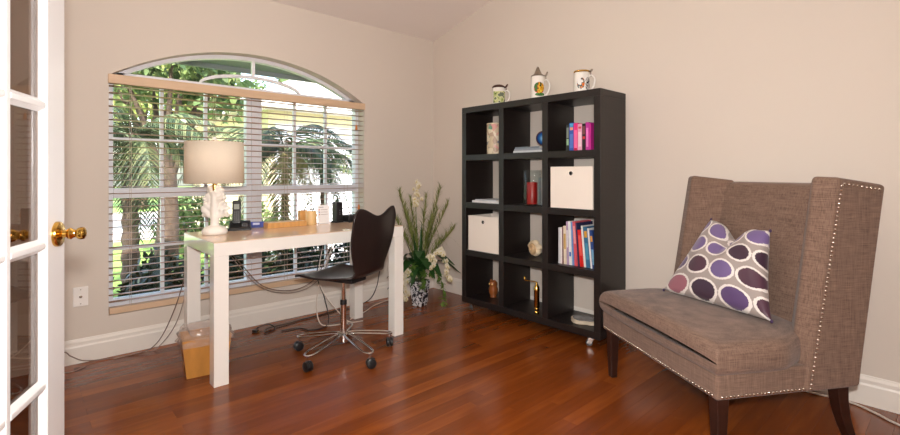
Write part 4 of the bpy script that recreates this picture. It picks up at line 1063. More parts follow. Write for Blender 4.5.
t = thing('desk_card', 'white upright notice card with small dots on the desk', 'card', (1.655, 3.152, DZ+0.0005), math.radians(-8))
M = Matrix.Rotation(math.radians(-8), 4, 'X')
MB().box(-0.046, 0.046, -0.001, 0.001, 0, 0.135, M).build('card', mat('white_card', srgb(244, 240, 238), 0.45, var=0.01), t)
MB().box(-0.03, 0.03, 0.0, 0.05, 0.0, 0.004).build('foot', mat('card_foot', srgb(226, 222, 220), 0.4), t)
for i, c in enumerate(((206, 80, 50), (70, 90, 170), (206, 110, 70))):
    MB().box(-0.036, -0.028, -0.0016, -0.0011, 0.098-0.017*i, 0.105-0.017*i, M).build('printed_dot', mat('card_dot', srgb(*c), 0.5), t)
    MB().box(-0.022, 0.03, -0.0016, -0.0011, 0.100-0.017*i, 0.103-0.017*i, M).build('printed_line', mat('card_line', srgb(170, 150, 150), 0.5), t)
MB().box(-0.036, 0.0, -0.0016, -0.0011, 0.118, 0.122, M).build('printed_heading', mat('card_head', srgb(120, 120, 140), 0.5), t)

t = thing('router', 'black upright wireless router on the desk next to the white card', 'router', (1.775, 3.175, DZ+0.0005), math.radians(12))
MB().box(-0.035, 0.035, -0.032, 0.032, 0.0, 0.012).build('foot', BLACKP, t, bev=0.003)
MB().box(-0.03, 0.03, -0.028, 0.028, 0.012, 0.152).build('case', BLACKP, t, bev=0.006, seg=3)
for i in range(3): MB().box(-0.004, 0.004, -0.0287, -0.0278, 0.06+i*0.014, 0.064+i*0.014).build('indicator', mat('led_off', srgb(150, 160, 165), 0.3), t)
t = thing('modem', 'flat black modem lying on the desk behind the chair back', 'modem', (1.885, 3.155, DZ+0.0005), math.radians(5))
MB().box(-0.068, 0.068, -0.06, 0.06, 0.003, 0.05).build('case', BLACKP, t, bev=0.006, seg=3)
for i in range(7): MB().box(-0.05, 0.05, -0.045+i*0.014, -0.040+i*0.014, 0.050, 0.0525).build('vent_rib', BLACKP, t)
for x in (-0.05, 0.05):
    for y in (-0.045, 0.045): MB().lathe([(0.008, 0), (0.008, 0.004)], 10, (x, y, 0)).build('foot', BLACKP, t)

# ------------------------------------------------------------------ wall plate, waste bin
def wall_plate(label, x, z):
    t = thing('wall_plate', label, 'wall plate', (x, YB, z))
    MB().box(-0.036, 0.036, -0.006, 0.0, -0.058, 0.058).build('plate', mat('plate_white', srgb(238, 232, 226), 0.35), t, bev=0.003)
    M = Matrix.Rotation(PI/2, 4, 'X')
    MB().lathe([(0.008, 0.005), (0.008, 0.008), (0.005, 0.009), (0.0045, 0.016), (0.001, 0.016)], 14, M=M).build('jack', PEWT, t, smooth=True, auto=40)
    for dz in (-0.042, 0.042): MB().lathe([(0.003, 0.005), (0.003, 0.0068), (0.001, 0.007)], 8, (0, 0, 0), Matrix.Translation((0, 0, dz)) @ M).build('screw', PEWT, t)
wall_plate('white cable jack plate low on the wall left of the window', 0.288, 0.392)

t = thing('waste_bin', 'tapered honey wood waste bin under the desk', 'bin', (0.80, 2.94, 0), math.radians(-8))
BINW = mat('honey_wood', srgb(190, 130, 60), 0.35, var=0.14, scale=7, stretch=(3, 3, 0.8))
def binring(hw, hd, z): return [(-hw, -hd, z), (hw, -hd, z), (hw, hd, z), (-hw, hd, z)]
m = MB()
m.hexa(binring(0.095, 0.075, 0.001), binring(0.095, 0.075, 0.012))
for i in range(4):
    j = (i+1) % 4
    ob, ot, ib, it = binring(0.1, 0.08, 0.0), binring(0.124, 0.10, 0.215), binring(0.092, 0.072, 0.0), binring(0.116, 0.092, 0.215)
    m.hexa([ob[i], ob[j], ib[j], ib[i]], [ot[i], ot[j], it[j], it[i]])
m.build('body', BINW, t, bev=0.002)
bm_ = glass_mat('thin_plastic', (0.9, 0.86, 0.83, 1), 0.25)
def bagfn(u, v):
    a = 2*PI*u; c, s = math.cos(a), math.sin(a)
    sq = 1/max(abs(c), abs(s))**0.8
    # v 0 outside hem -> rim -> inside
    if v < 0.45: k = v/0.45; r = 1.05+0.05*math.sin(k*PI); z = 0.172+0.058*k
    else: k = (v-0.45)/0.55; r = 1.06-0.5*k; z = 0.23+0.045*math.sin(k*PI*0.9)-0.03*k
    p = Vector((0.118*r*sq*c, 0.094*r*sq*s, z))
    nn = mnoise.noise(Vector((c*3, s*3, v*6)))*0.02+mnoise.noise(Vector((c*9, s*9, v*14)))*0.008
    d = Vector((c, s, 0.6 if v > 0.45 else 0.2)).normalized()
    return p+d*(nn+0.006)
o = MB().grid(bagfn, 64, 22, True).build('bag_liner', mat('bag_plastic', srgb(186, 160, 146), 0.22, var=0.2, scale=18), t, smooth=True)
mm, n_, l_, p_ = new_mat('bag_film'); p_.inputs['Base Color'].default_value = srgb(214, 192, 180); p_.inputs['Roughness'].default_value = 0.18
trn = n_.new('ShaderNodeBsdfTransparent'); mxs = n_.new('ShaderNodeMixShader'); mxs.inputs[0].default_value = 0.32
l_.new(trn.outputs[0], mxs.inputs[1]); l_.new(p_.outputs[0], mxs.inputs[2]); l_.new(mxs.outputs[0], n_['Material Output'].inputs[0])
o.data.materials.clear(); o.data.materials.append(mm)

# ------------------------------------------------------------------ cables
CB = mat('cable_brown', srgb(120, 96, 84), 0.5); CWH = mat('cable_white', srgb(214, 200, 186), 0.45); CBK = mat('cable_black', srgb(32, 28, 28), 0.45); CG = mat('cable_grey', srgb(150, 132, 120), 0.5)
def cable(label, pts, r, mt, n=8):
    b = Vector(pts[0]); o = MB().tube([p-b for p in spline(pts, n)], r, 6).build('cable', mt, smooth=True, loc=tuple(b))
    return tag(o, label, 'cable', 'cables around the desk')
cable('brown cable running from the desk corner down and along the floor to the left', [(0.80, 3.30, 0.70), (0.79, 3.36, 0.45), (0.72, 3.42, 0.18), (0.64, 3.46, 0.035), (0.52, 3.49, 0.004), (0.40, 3.52, 0.004), (0.30, 3.525, 0.02), (0.24, 3.53, 0.06), (0.20, 3.53, 0.095), (0.05, 3.53, 0.12)], 0.0032, CB)
cable('grey cable hanging from the desk corner to the floor by the wall', [(0.83, 3.30, 0.70), (0.815, 3.37, 0.42), (0.76, 3.43, 0.16), (0.66, 3.48, 0.01), (0.58, 3.50, 0.004), (0.44, 3.49, 0.004)], 0.003, CG)
cable('thin grey cable along the floor near the open door', [(0.30, 3.46, 0.004), (0.22, 3.42, 0.004), (0.14, 3.46, 0.03), (0.06, 3.50, 0.05)], 0.003, CG)
cable('slack brown cable hanging below the desk middle', [(1.02, 3.29, 0.64), (1.14, 3.33, 0.5), (1.28, 3.36, 0.34), (1.44, 3.38, 0.27), (1.60, 3.38, 0.27), (1.72, 3.36, 0.36), (1.80, 3.31, 0.60)], 0.003, CB)
cable('second slack brown cable hanging slightly lower below the desk', [(1.00, 3.29, 0.66), (1.12, 3.34, 0.5), (1.27, 3.38, 0.33), (1.44, 3.40, 0.25), (1.62, 3.40, 0.245), (1.75, 3.37, 0.34), (1.83, 3.31, 0.58)], 0.003, CG)
cable('white cable dropping behind the chair to the floor', [(1.74, 3.29, 0.69), (1.72, 3.31, 0.55), (1.70, 3.32, 0.36), (1.72, 3.28, 0.22), (1.80, 3.20, 0.08), (1.86, 3.14, 0.008), (1.95, 3.10, 0.006)], 0.0042, CWH)
cable('second white cable looping from the desk down to the floor', [(1.84, 3.29, 0.69), (1.78, 3.31, 0.50), (1.72, 3.32, 0.34), (1.66, 3.28, 0.16), (1.66, 3.22, 0.02), (1.74, 3.15, 0.007), (1.86, 3.15, 0.007)], 0.0042, CWH)
cable('black cable hanging from the desk behind the chair seat', [(1.72, 3.30, 0.60), (1.69, 3.33, 0.36), (1.74, 3.31, 0.18), (1.74, 3.24, 0.03), (1.66, 3.16, 0.006), (1.55, 3.17, 0.006), (1.52, 3.26, 0.006), (1.40, 3.30, 0.006)], 0.0042, CBK)
cable('black power cord snaking over the floor under the desk', [(1.262, 3.42, 0.010), (1.29, 3.45, 0.015), (1.36, 3.43, 0.03), (1.38, 3.36, 0.008), (1.30, 3.33, 0.008), (1.34, 3.40, 0.01), (1.50, 3.42, 0.006), (1.62, 3.44, 0.006), (1.80, 3.46, 0.006), (2.0, 3.50, 0.006)], 0.0045, CBK)
cable('white cable lying on the floor right of the chair', [(1.9, 3.20, 0.005), (2.1, 3.30, 0.005), (2.25, 3.40, 0.005), (2.5, 3.47, 0.005), (2.85, 3.47, 0.005)], 0.0042, CWH)
cable('black cord rising up the wall beside the right desk leg', [(2.02, 3.47, 0.006), (2.15, 3.48, 0.01), (2.28, 3.50, 0.04), (2.36, 3.53, 0.12), (2.40, 3.555, 0.20), (2.42, 3.56, 0.3)], 0.004, CBK)
cable('white cable on the floor behind the wing chair', [(3.00, 0.55, 0.006), (3.01, 0.38, 0.006), (2.96, 0.28, 0.006), (2.90, 0.20, 0.006), (2.82, 0.02, 0.006), (2.80, -0.3, 0.006)], 0.0055, CWH)
t = thing('power_adapter', 'small black plug adapter on the floor at the end of a cord', 'adapter', (1.255, 3.40, 0.0005), 0.5)
MB().box(-0.016, 0.016, -0.02, 0.02, 0, 0.02).build('case', BLACKP, t, bev=0.005, seg=3)
m = MB(); [m.box(x-0.002, x+0.002, -0.034, -0.019, 0.007, 0.013) for x in (-0.008, 0.008)]; m.build('prongs', BRASS, t)

# ------------------------------------------------------------------ floor plant in the corner
def pot_mat():
    m, n, l, p = new_mat('black_white_pottery')
    tc = n.new('ShaderNodeTexCoord'); v = n.new('ShaderNodeTexNoise'); v.inputs['Scale'].default_value = 38; v.inputs['Detail'].default_value = 3; v.inputs['Distortion'].default_value = 1.2
    l.new(tc.outputs['Object'], v.inputs['Vector'])
    cr = n.new('ShaderNodeValToRGB'); e = cr.color_ramp.elements; e[0].position = 0.47; e[0].color = srgb(36, 36, 44); e[1].position = 0.53; e[1].color = srgb(216, 214, 216)
    l.new(v.outputs['Fac'], cr.inputs[0]); l.new(cr.outputs[0], p.inputs['Base Color']); p.inputs['Roughness'].default_value = 0.2
    return m
PL = thing('silk_orchid_plant', 'white orchid and grass arrangement in a black and white pot', 'plant', (2.545, 3.15, 0), 0.25)
m = MB()
m.hexa([(-0.045, -0.045, 0), (0.045, -0.045, 0), (0.045, 0.045, 0), (-0.045, 0.045, 0)], [(-0.066, -0.066, 0.215), (0.066, -0.066, 0.215), (0.066, 0.066, 0.215), (-0.066, 0.066, 0.215)])
m.build('pot', pot_mat(), PL, bev=0.005, seg=3)
MB().box(-0.058, 0.058, -0.058, 0.058, 0.2151, 0.222).build('moss', mat('moss', srgb(60, 66, 36), 0.9, var=0.4, scale=50, bump=0.8), PL, bev=0.003)
GRN = island_mat('grass_blades', [srgb(86, 98, 44), srgb(124, 132, 66), srgb(160, 160, 104)], 0.6, 0.2)
LEAFD = island_mat('orchid_leaf', [srgb(28, 58, 26), srgb(44, 82, 36)], 0.35, 0.1, spec=0.5)
LEAFM = island_mat('small_leaf', [srgb(52, 86, 36), srgb(92, 124, 52), srgb(120, 140, 70)], 0.5, 0.2)
PETAL = island_mat('white_petal', [srgb(222, 210, 178), srgb(240, 232, 212), srgb(206, 190, 140)], 0.5, 0.3)
YEL = mat('flower_centre', srgb(206, 176, 60), 0.5)
def ribbon(m, pts, w, fold=0.25):
    P = [Vector(p) for p in pts]; N = len(P); vs = []; fs = []
    for i, p in enumerate(P):
        t_ = (P[min(i+1, N-1)]-P[max(i-1, 0)]).normalized(); sd = t_.cross(Vector((0, 0, 1)))
        if sd.length < 0.05: sd = t_.orthogonal()
        sd.normalize(); q = i/(N-1); ww = w(q) if callable(w) else w*(1-q)**0.6
        up = sd.cross(t_)
        vs += [p-sd*ww+up*ww*fold, p, p+sd*ww+up*ww*fold]
    for i in range(N-1):
        a = 3*i; fs += [(a, a+1, a+4, a+3), (a+1, a+2, a+5, a+4)]
    m.add(vs, fs)
rp = random.Random(11)
# feathery tall grass stems
CR = Vector((0.736, -0.677, 0)); CF = Vector((-0.677, -0.736, 0))        # across the view and towards the room
rot_ = Matrix.Rotation(-0.25, 3, 'Z'); CR = rot_ @ CR; CF = rot_ @ CF
for k, (sx, fx, hgt) in enumerate([(-0.16, 0.05, 0.92), (-0.13, -0.05, 0.80), (-0.20, 0.0, 0.70), (-0.10, 0.1, 0.74), (0.17, 0.0, 0.96), (0.23, 0.05, 0.82), (0.14, -0.06, 0.76), (0.10, 0.1, 0.70), (-0.07, 0.05, 0.86), (0.05, -0.05, 0.88), (0.28, 0.08, 0.62), (-0.1, -0.08, 0.66)]):
    m = MB(); d = CR*sx+CF*fx
    st = spline([Vector((0, 0, 0.2)), Vector((0, 0, 0.2+hgt*0.35))+d*0.3, Vector((0, 0, hgt*0.75+0.1))+d*0.75, Vector((0, 0, hgt+0.05))+d*1.05], 10)
    m.tube(st, 0.0022, 5)
    for i in range(10, len(st)):
        for j in range(5):
            dd = Vector((rp.uniform(-1, 1), rp.uniform(-1, 1), 0)).normalized()
            L = 0.11*(1-0.3*(i-10)/(len(st)-10)); p = st[i]
            ribbon(m, [p, p+(dd*0.4+Vector((0, 0, 0.8)))*L*0.5, p+(d*0.4+dd*0.6+Vector((0, 0, 0.75)))*L], 0.0034 if i < 22 else 0.0026)
    m.build('grass_stem', GRN, PL)
# long thin arching blades
for k in range(12):
    q = CR*(rp.uniform(0.16, 0.36) if k < 8 else -rp.uniform(0.1, 0.22))+CF*rp.uniform(-0.1, 0.15); H = rp.uniform(0.3, 0.52)
    m = MB(); ribbon(m, spline([Vector((0, 0, 0.21)), Vector((0, 0, 0.21+H*0.75))+q*0.35, Vector((0, 0, 0.21+H))+q*0.7, Vector((0, 0, 0.2+H*0.72))+q*1.05], 6), lambda z: 0.0065*(1-z)+0.0012)
    m.build('blade', GRN, PL)
# stiff dark sword leaves
for sx, fx, L in ((0.2, 0.03, 0.66), (0.14, 0.0, 0.58), (0.08, -0.05, 0.5), (-0.1, 0.0, 0.52), (-0.16, 0.05, 0.46), (0.02, 0.06, 0.5), (-0.05, 0.1, 0.42), (0.24, 0.08, 0.42)):
    d = CR*sx+CF*fx; m = MB()
    ribbon(m, [Vector((0, 0, 0.21)), Vector((0, 0, 0.21+L*0.4))+d*0.35, Vector((0, 0, 0.21+L*0.75))+d*0.72, Vector((0, 0, 0.21+L))+d], lambda z: 0.016*math.sin(PI*(0.25+0.74*z)))
    m.build('blade', LEAFD, PL)
# broad leaves
for (sx, fx, H, w) in ((-0.19, 0.10, -0.12, 0.055), (-0.17, 0.03, 0.02, 0.04), (-0.10, 0.15, 0.02, 0.055), (0.17, 0.08, 0.10, 0.055), (0.22, 0.10, 0.08, 0.052), (0.06, 0.16, 0.06, 0.055), (0.1, 0.14, -0.02, 0.042), (-0.04, 0.14, -0.08, 0.036), (-0.12, -0.06, 0.08, 0.04), (0.0, 0.1, 0.14, 0.05), (-0.15, 0.12, 0.06, 0.05), (-0.2, 0.06, -0.04, 0.05), (0.26, 0.06, 0.0, 0.045), (0.14, 0.16, 0.0, 0.05)):
    d = CR*sx+CF*fx; m = MB()
    ribbon(m, spline([Vector((0, 0, 0.24)), Vector((0, 0, 0.36+H*0.4))+d*0.4, Vector((0, 0, 0.38+H*0.7))+d*0.8, Vector((0, 0, 0.29+H))+d*1.35], 5), lambda z: w*math.sin(PI*min(0.06+0.94*z, 0.985))**0.7, 0.18)
    m.build('broad_leaf', LEAFD, PL, smooth=True)
def blossom(p, nrm, s):
    m = MB(); nrm = Vector(nrm).normalized(); q = nrm.to_track_quat('Z', 'Y').to_matrix()
    for k in range(5):
        a = 2*PI*k/5+rp.uniform(-0.1, 0.1); L = s*(1 if k % 2 else 0.9); wd = s*0.42
        c, si = math.cos(a), math.sin(a)
        pts = [(0, 0, 0), (L*0.55, wd, s*0.16), (L, 0, s*0.1), (L*0.55, -wd, s*0.16)]
        m.add([Vector(p)+q @ Vector((x*c-y*si, x*si+y*c, z)) for x, y, z in pts], [(0, 1, 2, 3)])
    o = m.build('blossom', PETAL, PL)
    MB().ball(Vector(p)+nrm*s*0.12, s*0.16, 6, 4).build('centre', YEL, o, smooth=True)
def orchid_spray(pts, n0, n1, step, s, hang=False):
    st = spline(pts, 8)
    MB().tube(st, 0.0026, 6).build('flower_stem', LEAFM, PL, smooth=True)
    for i in range(n0, min(n1, len(st)), step):
        for e in range(2):
            off = Vector((rp.uniform(-1, 1)*0.036-0.012, rp.uniform(-1, 1)*0.036-0.016, rp.uniform(-0.02, 0.02)))
            blossom(st[i]+off, Vector((-0.55+rp.uniform(-0.5, 0.5), -0.75+rp.uniform(-0.4, 0.4), rp.uniform(-0.2, 0.4))), s*rp.uniform(0.8, 1.1))
V3 = lambda sx, fx, z: tuple(CR*sx+CF*fx+Vector((0, 0, z)))
orchid_spray([V3(0, 0, 0.22), V3(-0.02, 0.02, 0.6), V3(-0.03, 0.03, 0.85), V3(-0.02, 0.03, 1.04)], 16, 25, 1, 0.026)
orchid_spray([V3(0, 0, 0.25), V3(0.10, 0.10, 0.46), V3(0.18, 0.13, 0.46), V3(0.23, 0.14, 0.34), V3(0.24, 0.14, 0.24)], 11, 32, 2, 0.027)
orchid_spray([V3(0, 0, 0.25), V3(0.07, 0.10, 0.42), V3(0.11, 0.15, 0.44), V3(0.12, 0.17, 0.34)], 10, 24, 2, 0.027)
orchid_spray([V3(0, 0, 0.24), V3(-0.09, 0.06, 0.32), V3(-0.14, 0.08, 0.22), V3(-0.11, 0.10, 0.05)], 9, 24, 1, 0.028)
def leafy_vine(pts, n):
    st = spline(pts, 8); MB().tube(st, 0.002, 5).build('vine', LEAFM, PL)
    for i in range(4, len(st)):
        for e in range(n):
            m = MB(); d = Vector((rp.uniform(-1, 1), rp.uniform(-1, 1), rp.uniform(-0.9, 0.4))).normalized()*rp.uniform(0.035, 0.055); p = st[i]
            ribbon(m, [p, p+d*0.35, p+d*0.7, p+d], lambda q: 0.013*math.sin(PI*min(0.1+0.9*q, 0.98)))
            m.build('leaf', LEAFM, PL)
leafy_vine([V3(0.02, 0.02, 0.25), V3(0.14, 0.12, 0.30), V3(0.2, 0.14, 0.2), V3(0.2, 0.14, 0.05)], 2)
leafy_vine([V3(0.0, 0.02, 0.24), V3(0.05, 0.09, 0.30), V3(0.04, 0.12, 0.24), V3(0.03, 0.12, 0.17)], 2)
leafy_vine([V3(-0.02, 0.02, 0.25), V3(-0.04, 0.09, 0.36), V3(-0.06, 0.12, 0.34), V3(-0.06, 0.13, 0.24)], 2)

# ------------------------------------------------------------------ outside
GZ = -0.25
LAWN = mat('lawn_grass', srgb(112, 140, 62), 0.9, var=0.25, scale=3, bump=0.6, bscale=60)
CONC = mat('pale_concrete', srgb(214, 208, 202), 0.85, var=0.05, scale=2)
ROADM = mat('pale_road', srgb(176, 172, 168), 0.9, var=0.05, scale=2)  # pale grey road surface, slightly mottled
struct(MB().box(-30, 40, YB+0.2, 60, GZ-0.3, GZ).build('ground_lawn', LAWN))
struct(MB().box(2.9, 7.4, 5.6, 8.6, GZ, GZ+0.02).build('ground_driveway', CONC))
struct(MB().box(-30, 40, 11.6, 20.0, GZ, GZ+0.015).build('ground_street', ROADM))
SOF = mat('soffit_grey', srgb(150, 152, 156), 0.8, var=0.03)
ev = MB(); ev.box(-3, 6.5, YB+0.2, 4.62, 2.12, 2.16); ev.box(-3, 6.5, 4.60, 4.64, 2.08, 2.26)
struct(ev.build('roof_eave', SOF))

def leaf_cloud(name, mt, pts, size, parent, rr, droop=0.0):
    """one mesh of loose pointed leaves at given points"""
    n = len(pts); pts = np.asarray(pts)
    d = rr.normal(size=(n, 3)); d[:, 2] -= droop; d /= np.linalg.norm(d, axis=1)[:, None]
    e = np.cross(d, rr.normal(size=(n, 3))); e /= np.linalg.norm(e, axis=1)[:, None]
    s = size*rr.uniform(0.6, 1.25, size=(n, 1))
    V = np.stack([pts, pts+d*s*0.5+e*s*0.24, pts+d*s, pts+d*s*0.5-e*s*0.24], 1).reshape(-1, 3)
    me = bpy.data.meshes.new(name); me.vertices.add(4*n); me.vertices.foreach_set('co', V.ravel())
    me.loops.add(4*n); me.loops.foreach_set('vertex_index', np.arange(4*n)); me.polygons.add(n); me.polygons.foreach_set('loop_start', np.arange(0, 4*n, 4))
    me.update(calc_edges=True); me.materials.append(mt)
    o = bpy.data.objects.new(name, me); COL.objects.link(o); o.parent = parent; return o
LF_BR = island_mat('leaf_bright', [srgb(104, 122, 56), srgb(168, 176, 96), srgb(214, 208, 140), srgb(134, 148, 76)], 0.6, 0.45)
LF_MID = island_mat('leaf_mid', [srgb(54, 76, 46), srgb(92, 112, 64), srgb(134, 146, 90)], 0.6, 0.35)
LF_DK = island_mat('leaf_hedge', [srgb(14, 28, 14), srgb(24, 42, 20), srgb(40, 60, 26), srgb(20, 30, 28)], 0.35, 0.12, spec=0.5)
LF_RED = island_mat('leaf_red', [srgb(120, 52, 50), srgb(150, 84, 78), srgb(70, 60, 50), srgb(60, 74, 60)], 0.6, 0.2)
BARK = mat('bark', srgb(74, 58, 48), 0.9, var=0.3, scale=8, stretch=(3, 3, 1), bump=1.0, bscale=25)
def tree(label, x, y, H, crown_r, crown_z, nleaf, lsize, mt, tr_r, seed, name='shade_tree', squash=0.8):
    rr = np.random.default_rng(seed); pr_ = random.Random(seed)
    t = thing(name, label, 'tree', (x, y, GZ), 0, 'trees outside the window')
    top = Vector((pr_.uniform(-0.2, 0.2), pr_.uniform(-0.2, 0.2), H))
    MB().tube(spline([(0, 0, -0.05), (0.04, 0.02, H*0.35), (0.02, -0.03, H*0.7), tuple(top)], 5), lambda q: tr_r*(1-0.6*q), 10).build('trunk', BARK, t, smooth=True)
    cl = []
    for k in range(9):
        a = pr_.uniform(0, 2*PI); b = pr_.uniform(-0.5, 1.0)
        c = Vector((math.cos(a)*crown_r*0.62, math.sin(a)*crown_r*0.62, crown_z+b*crown_r*0.6*squash)); cl.append(c)
        MB().tube(spline([(0.02, 0, H*0.5), tuple((Vector((0, 0, H*0.6))+c)*0.5), tuple(c)], 4), lambda q: tr_r*0.35*(1-0.7*q), 6).build('branch', BARK, t, smooth=True)
    cl.append(Vector((0, 0, crown_z)))
    pts = []
    for i in range(nleaf):
        c = cl[rr.integers(len(cl))]; v = rr.normal(size=3); v /= np.linalg.norm(v); r = crown_r*0.52*rr.uniform(0.3, 1)**0.5
        pts.append((c[0]+v[0]*r, c[1]+v[1]*r, c[2]+v[2]*r*squash))
    o = leaf_cloud('foliage', mt, pts, lsize, t, rr, 0.4); stuff(o)
    return t
tree('bright green tree nearest the left edge of the window view', 0.9, 12.6, 3.4, 1.7, 4.0, 1400, 0.24, LF_BR, 0.12, 1)
tree('large bright tree across the street behind the lamp', 3.6, 21.6, 4.0, 2.6, 4.6, 2300, 0.36, LF_BR, 0.22, 2)
tree('bright tree across the street farthest to the left', 0.6, 27.0, 4.0, 2.8, 4.4, 2000, 0.36, LF_BR, 0.2, 3)
tree('mid green tree across the street towards the house', 7.6, 26.5, 4.0, 2.8, 4.4, 2200, 0.34, LF_MID, 0.2, 4)
tree('tall mid green tree across the street behind the house roof', 11.4, 20.5, 5.0, 2.6, 5.2, 3200, 0.36, LF_MID, 0.2, 6)
tree('dark thick trunked tree on the lawn', 1.62, 7.9, 2.3, 1.0, 2.7, 1500, 0.2, LF_MID, 0.17, 5)

# palms
def frond_mesh(L, droop, seed, mt, nl=42, wide=0.30):
    rr = random.Random(seed); m = MB()
    P = []
    for i in range(nl+1):
        q = i/nl; P.append(Vector((L*(q-0.22*droop*q*q), 0, L*(0.55*q-droop*0.95*q*q))))
    m.tube(P[::2], lambda q: 0.011*(1-0.8*q), 5)
    for i in range(3, nl+1):
        t_ = (P[i]-P[i-1]).normalized(); q = i/nl; ll = wide*math.sin(PI*(0.18+0.75*q))*rr.uniform(0.85, 1.1)
        for s in (-1, 1):
            d = (t_*0.75+Vector((0, s*0.8, -0.25+rr.uniform(-0.12, 0.12)))).normalized(); a = P[i]; b = a+d*ll*0.5+Vector((0, 0, -0.01)); c = a+d*ll+Vector((0, 0, -0.09*ll/0.26))
            w = t_*0.010
            m.add([a-w, a+w, b+w, b-w, c], [(0, 1, 2, 3), (3, 2, 4)])
    me = m.mesh('frond'); me.materials.append(mt); return me
LF_PALM = island_mat('palm_leaf', [srgb(40, 54, 38), srgb(70, 86, 56), srgb(116, 120, 84)], 0.5, 0.25)
LF_PALMY = island_mat('palm_leaf_dry', [srgb(130, 116, 72), srgb(160, 146, 100), srgb(96, 100, 60)], 0.6, 0.25)
fm = [frond_mesh(1.25, 0.9, 1, LF_PALM), frond_mesh(1.1, 1.15, 2, LF_PALM), frond_mesh(1.0, 1.45, 3, LF_PALM), frond_mesh(1.05, 1.7, 4, LF_PALMY)]
def palm(label, x, y, H, sc, n, seed, tr_r=0.07):
    rr = random.Random(seed)
    t = thing('palm', label, 'palm', (x, y, GZ), rr.uniform(0, 6), 'palms outside the window')
    m = MB(); NN = 18
    m.tube([(0, 0, -0.05+(H+0.05)*i/NN) for i in range(NN+1)], lambda q: tr_r*(1+0.12*((int(q*NN) % 2)*2-1))*(1.15-0.25*q), 12); m.build('trunk', BARK, t)
    for k in range(n):
        v = rr.choice((0, 1, 1, 2, 2, 2, 3)) if k > 5 else 0
        inst('frond', fm[v], t, (0, 0, H), (0, rr.uniform(-0.45, 0.25) if v < 3 else 0.3, k*2.399+rr.uniform(-0.2, 0.2)), (sc, sc, sc))
palm('palm with drooping fronds right behind the desk things', 2.42, 5.6, 1.62, 1.15, 21, 21, 0.045)
palm('blue green palm behind the left half of the blind', 0.95, 6.3, 1.75, 1.1, 19, 22, 0.08)
palm('palm outside close to the house with the garage', 3.35, 6.4, 1.45, 0.8, 11, 23, 0.05)

# hedge shrubs below the window
def shrub(label, x, y, rx, ry, hz, n, seed, mt=LF_DK, name='hedge_shrub', ls=0.09, grp='hedge shrubs under the window'):
    rr = np.random.default_rng(seed); t = thing(name, label, 'shrub', (x, y, GZ), 0, grp)
    pts = []
    for i in range(n):
        v = rr.normal(size=3); v[2] = abs(v[2]); v /= np.linalg.norm(v); r = rr.uniform(0.55, 1.0)
        k = 1+0.12*math.sin(7*v[0]+3)*math.cos(6*v[1])
        pts.append((v[0]*rx*r*k, v[1]*ry*r*k, 0.05+v[2]**0.75*hz*r*k))
    stuff(leaf_cloud('foliage', mt, pts, ls, t, rr))
    m = MB(); pr_ = random.Random(seed)
    for k in range(6):
        a = 2*PI*k/6; m.tube(spline([(0.02*math.cos(a), 0.02*math.sin(a), -0.02), (rx*0.3*math.cos(a), ry*0.3*math.sin(a), hz*0.4), (rx*0.55*math.cos(a), ry*0.55*math.sin(a), hz*0.7)], 3), lambda q: 0.016*(1-0.6*q), 6)
    m.build('stems', BARK, t)
for k, (lab, x, y, rx, hz) in enumerate([
    ('dark shrub under the left end of the window', 0.30, 4.95, 0.32, 0.66), ('dark shrub second from the left under the window', 1.0, 5.0, 0.32, 0.60),
    ('dark shrub under the middle of the window', 1.65, 4.9, 0.32, 0.66), ('dark shrub under the right half of the window', 2.3, 4.85, 0.32, 0.68),
    ('dark shrub under the right end of the window', 2.95, 4.75, 0.32, 0.70), ('dark shrub beyond the right end of the window', 3.6, 4.7, 0.32, 0.7)]):
    shrub(lab, x, y, rx, 0.42, hz, 1500, 40+k)
for k, (lab, x, y, rx, hz) in enumerate([('bright green bush beside the driveway', 2.75, 7.4, 0.6, 0.85), ('green bush behind the phone at the driveway edge', 2.3, 9.2, 0.6, 1.0)]):
    shrub(lab, x, y, rx, 0.5, hz, 1500, 60+k, LF_MID, 'garden_bush', 0.11, 'garden bushes')
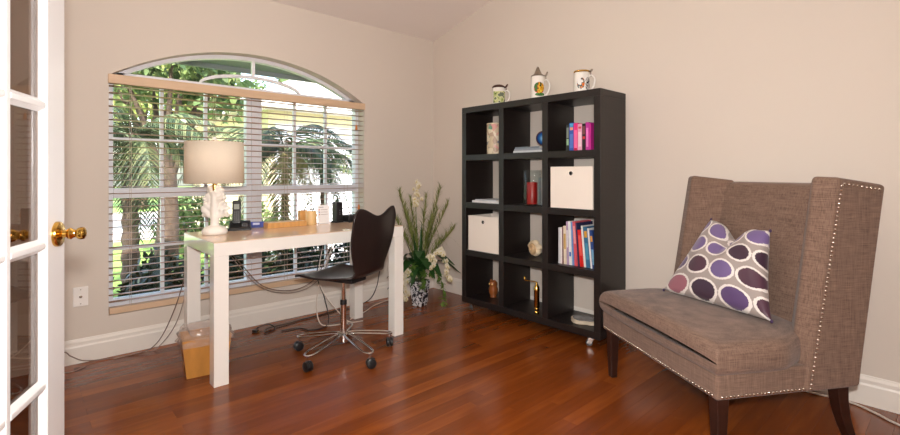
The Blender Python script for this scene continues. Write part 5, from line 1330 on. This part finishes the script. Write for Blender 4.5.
# red ground cover bed
rr = np.random.default_rng(77)
bed = thing('ground_cover_bed', 'bed of red and grey ground cover on the lawn', 'ground cover', (2.5, 10.6, GZ))
pts = [(rr.uniform(-0.4, 0.8), rr.uniform(-0.6, 0.5), rr.uniform(0.02, 0.2)) for i in range(2600)]
stuff(leaf_cloud('foliage', LF_RED, pts, 0.11, bed, rr))

# house across the driveway
HOU = thing('garage_house', 'cream yellow house with white garage door and pale hipped roof', 'house', (6.0, 8.6, GZ))
HYW = mat('stucco_yellow', srgb(230, 216, 176), 0.9, var=0.03, scale=3, bump=0.4, bscale=50)
MB().box(-2.6, 3.2, 0.0, 5.0, 0.0, 2.75).build('wall', HYW, HOU)
GDM = mat('garage_white', srgb(232, 230, 236), 0.6, var=0.01)
gd = bpy.data.objects.new('garage_door', None); COL.objects.link(gd); gd.parent = HOU; gd.location = (0.1, -0.03, 0.03)
for r in range(4):
    MB().box(-2.35, 2.6, 0.0, 0.028, 0.005+r*0.53, 0.525+r*0.53).build('panel', GDM, gd, bev=0.006)
tm = MB(); tm.box(-2.48, -2.26, -0.05, 0.0, 0, 2.3); tm.box(2.71, 2.83, -0.05, 0, 0, 2.3); tm.box(-2.26, 2.71, -0.05, 0, 2.17, 2.3); tm.build('door_trim', GDM, HOU)
RF = mat('pale_roof_tile', srgb(206, 198, 190), 0.85, var=0.08, scale=5)
e0, e1, g0, g1, zr = -3.0, 3.6, -0.45, 5.4, 2.70
m = MB(); m.add([(e0, g0, zr), (e1, g0, zr), (e1, g1, zr), (e0, g1, zr), (-0.2, 2.4, 4.1), (0.8, 2.4, 4.1), (e0, g0, zr-0.15), (e1, g0, zr-0.15), (e1, g1, zr-0.15), (e0, g1, zr-0.15)],
                [(0, 1, 5, 4), (1, 2, 5), (2, 3, 4, 5), (3, 0, 4), (6, 7, 1, 0), (7, 8, 2, 1), (8, 9, 3, 2), (9, 6, 0, 3), (9, 8, 7, 6)])
rf = m.build('roof', RF, HOU)
for k in range(9):      # tile courses on the slope that faces the window
    q = k/9; y = g0+(2.4-g0)*q; z = zr+(4.1-zr)*q; xa = e0+(-0.2-e0)*q; xb = e1+(0.8-e1)*q
    MB().tube([(xa, y, z+0.01), (xb, y, z+0.01)], 0.03, 6).build('tile_course', RF, rf)
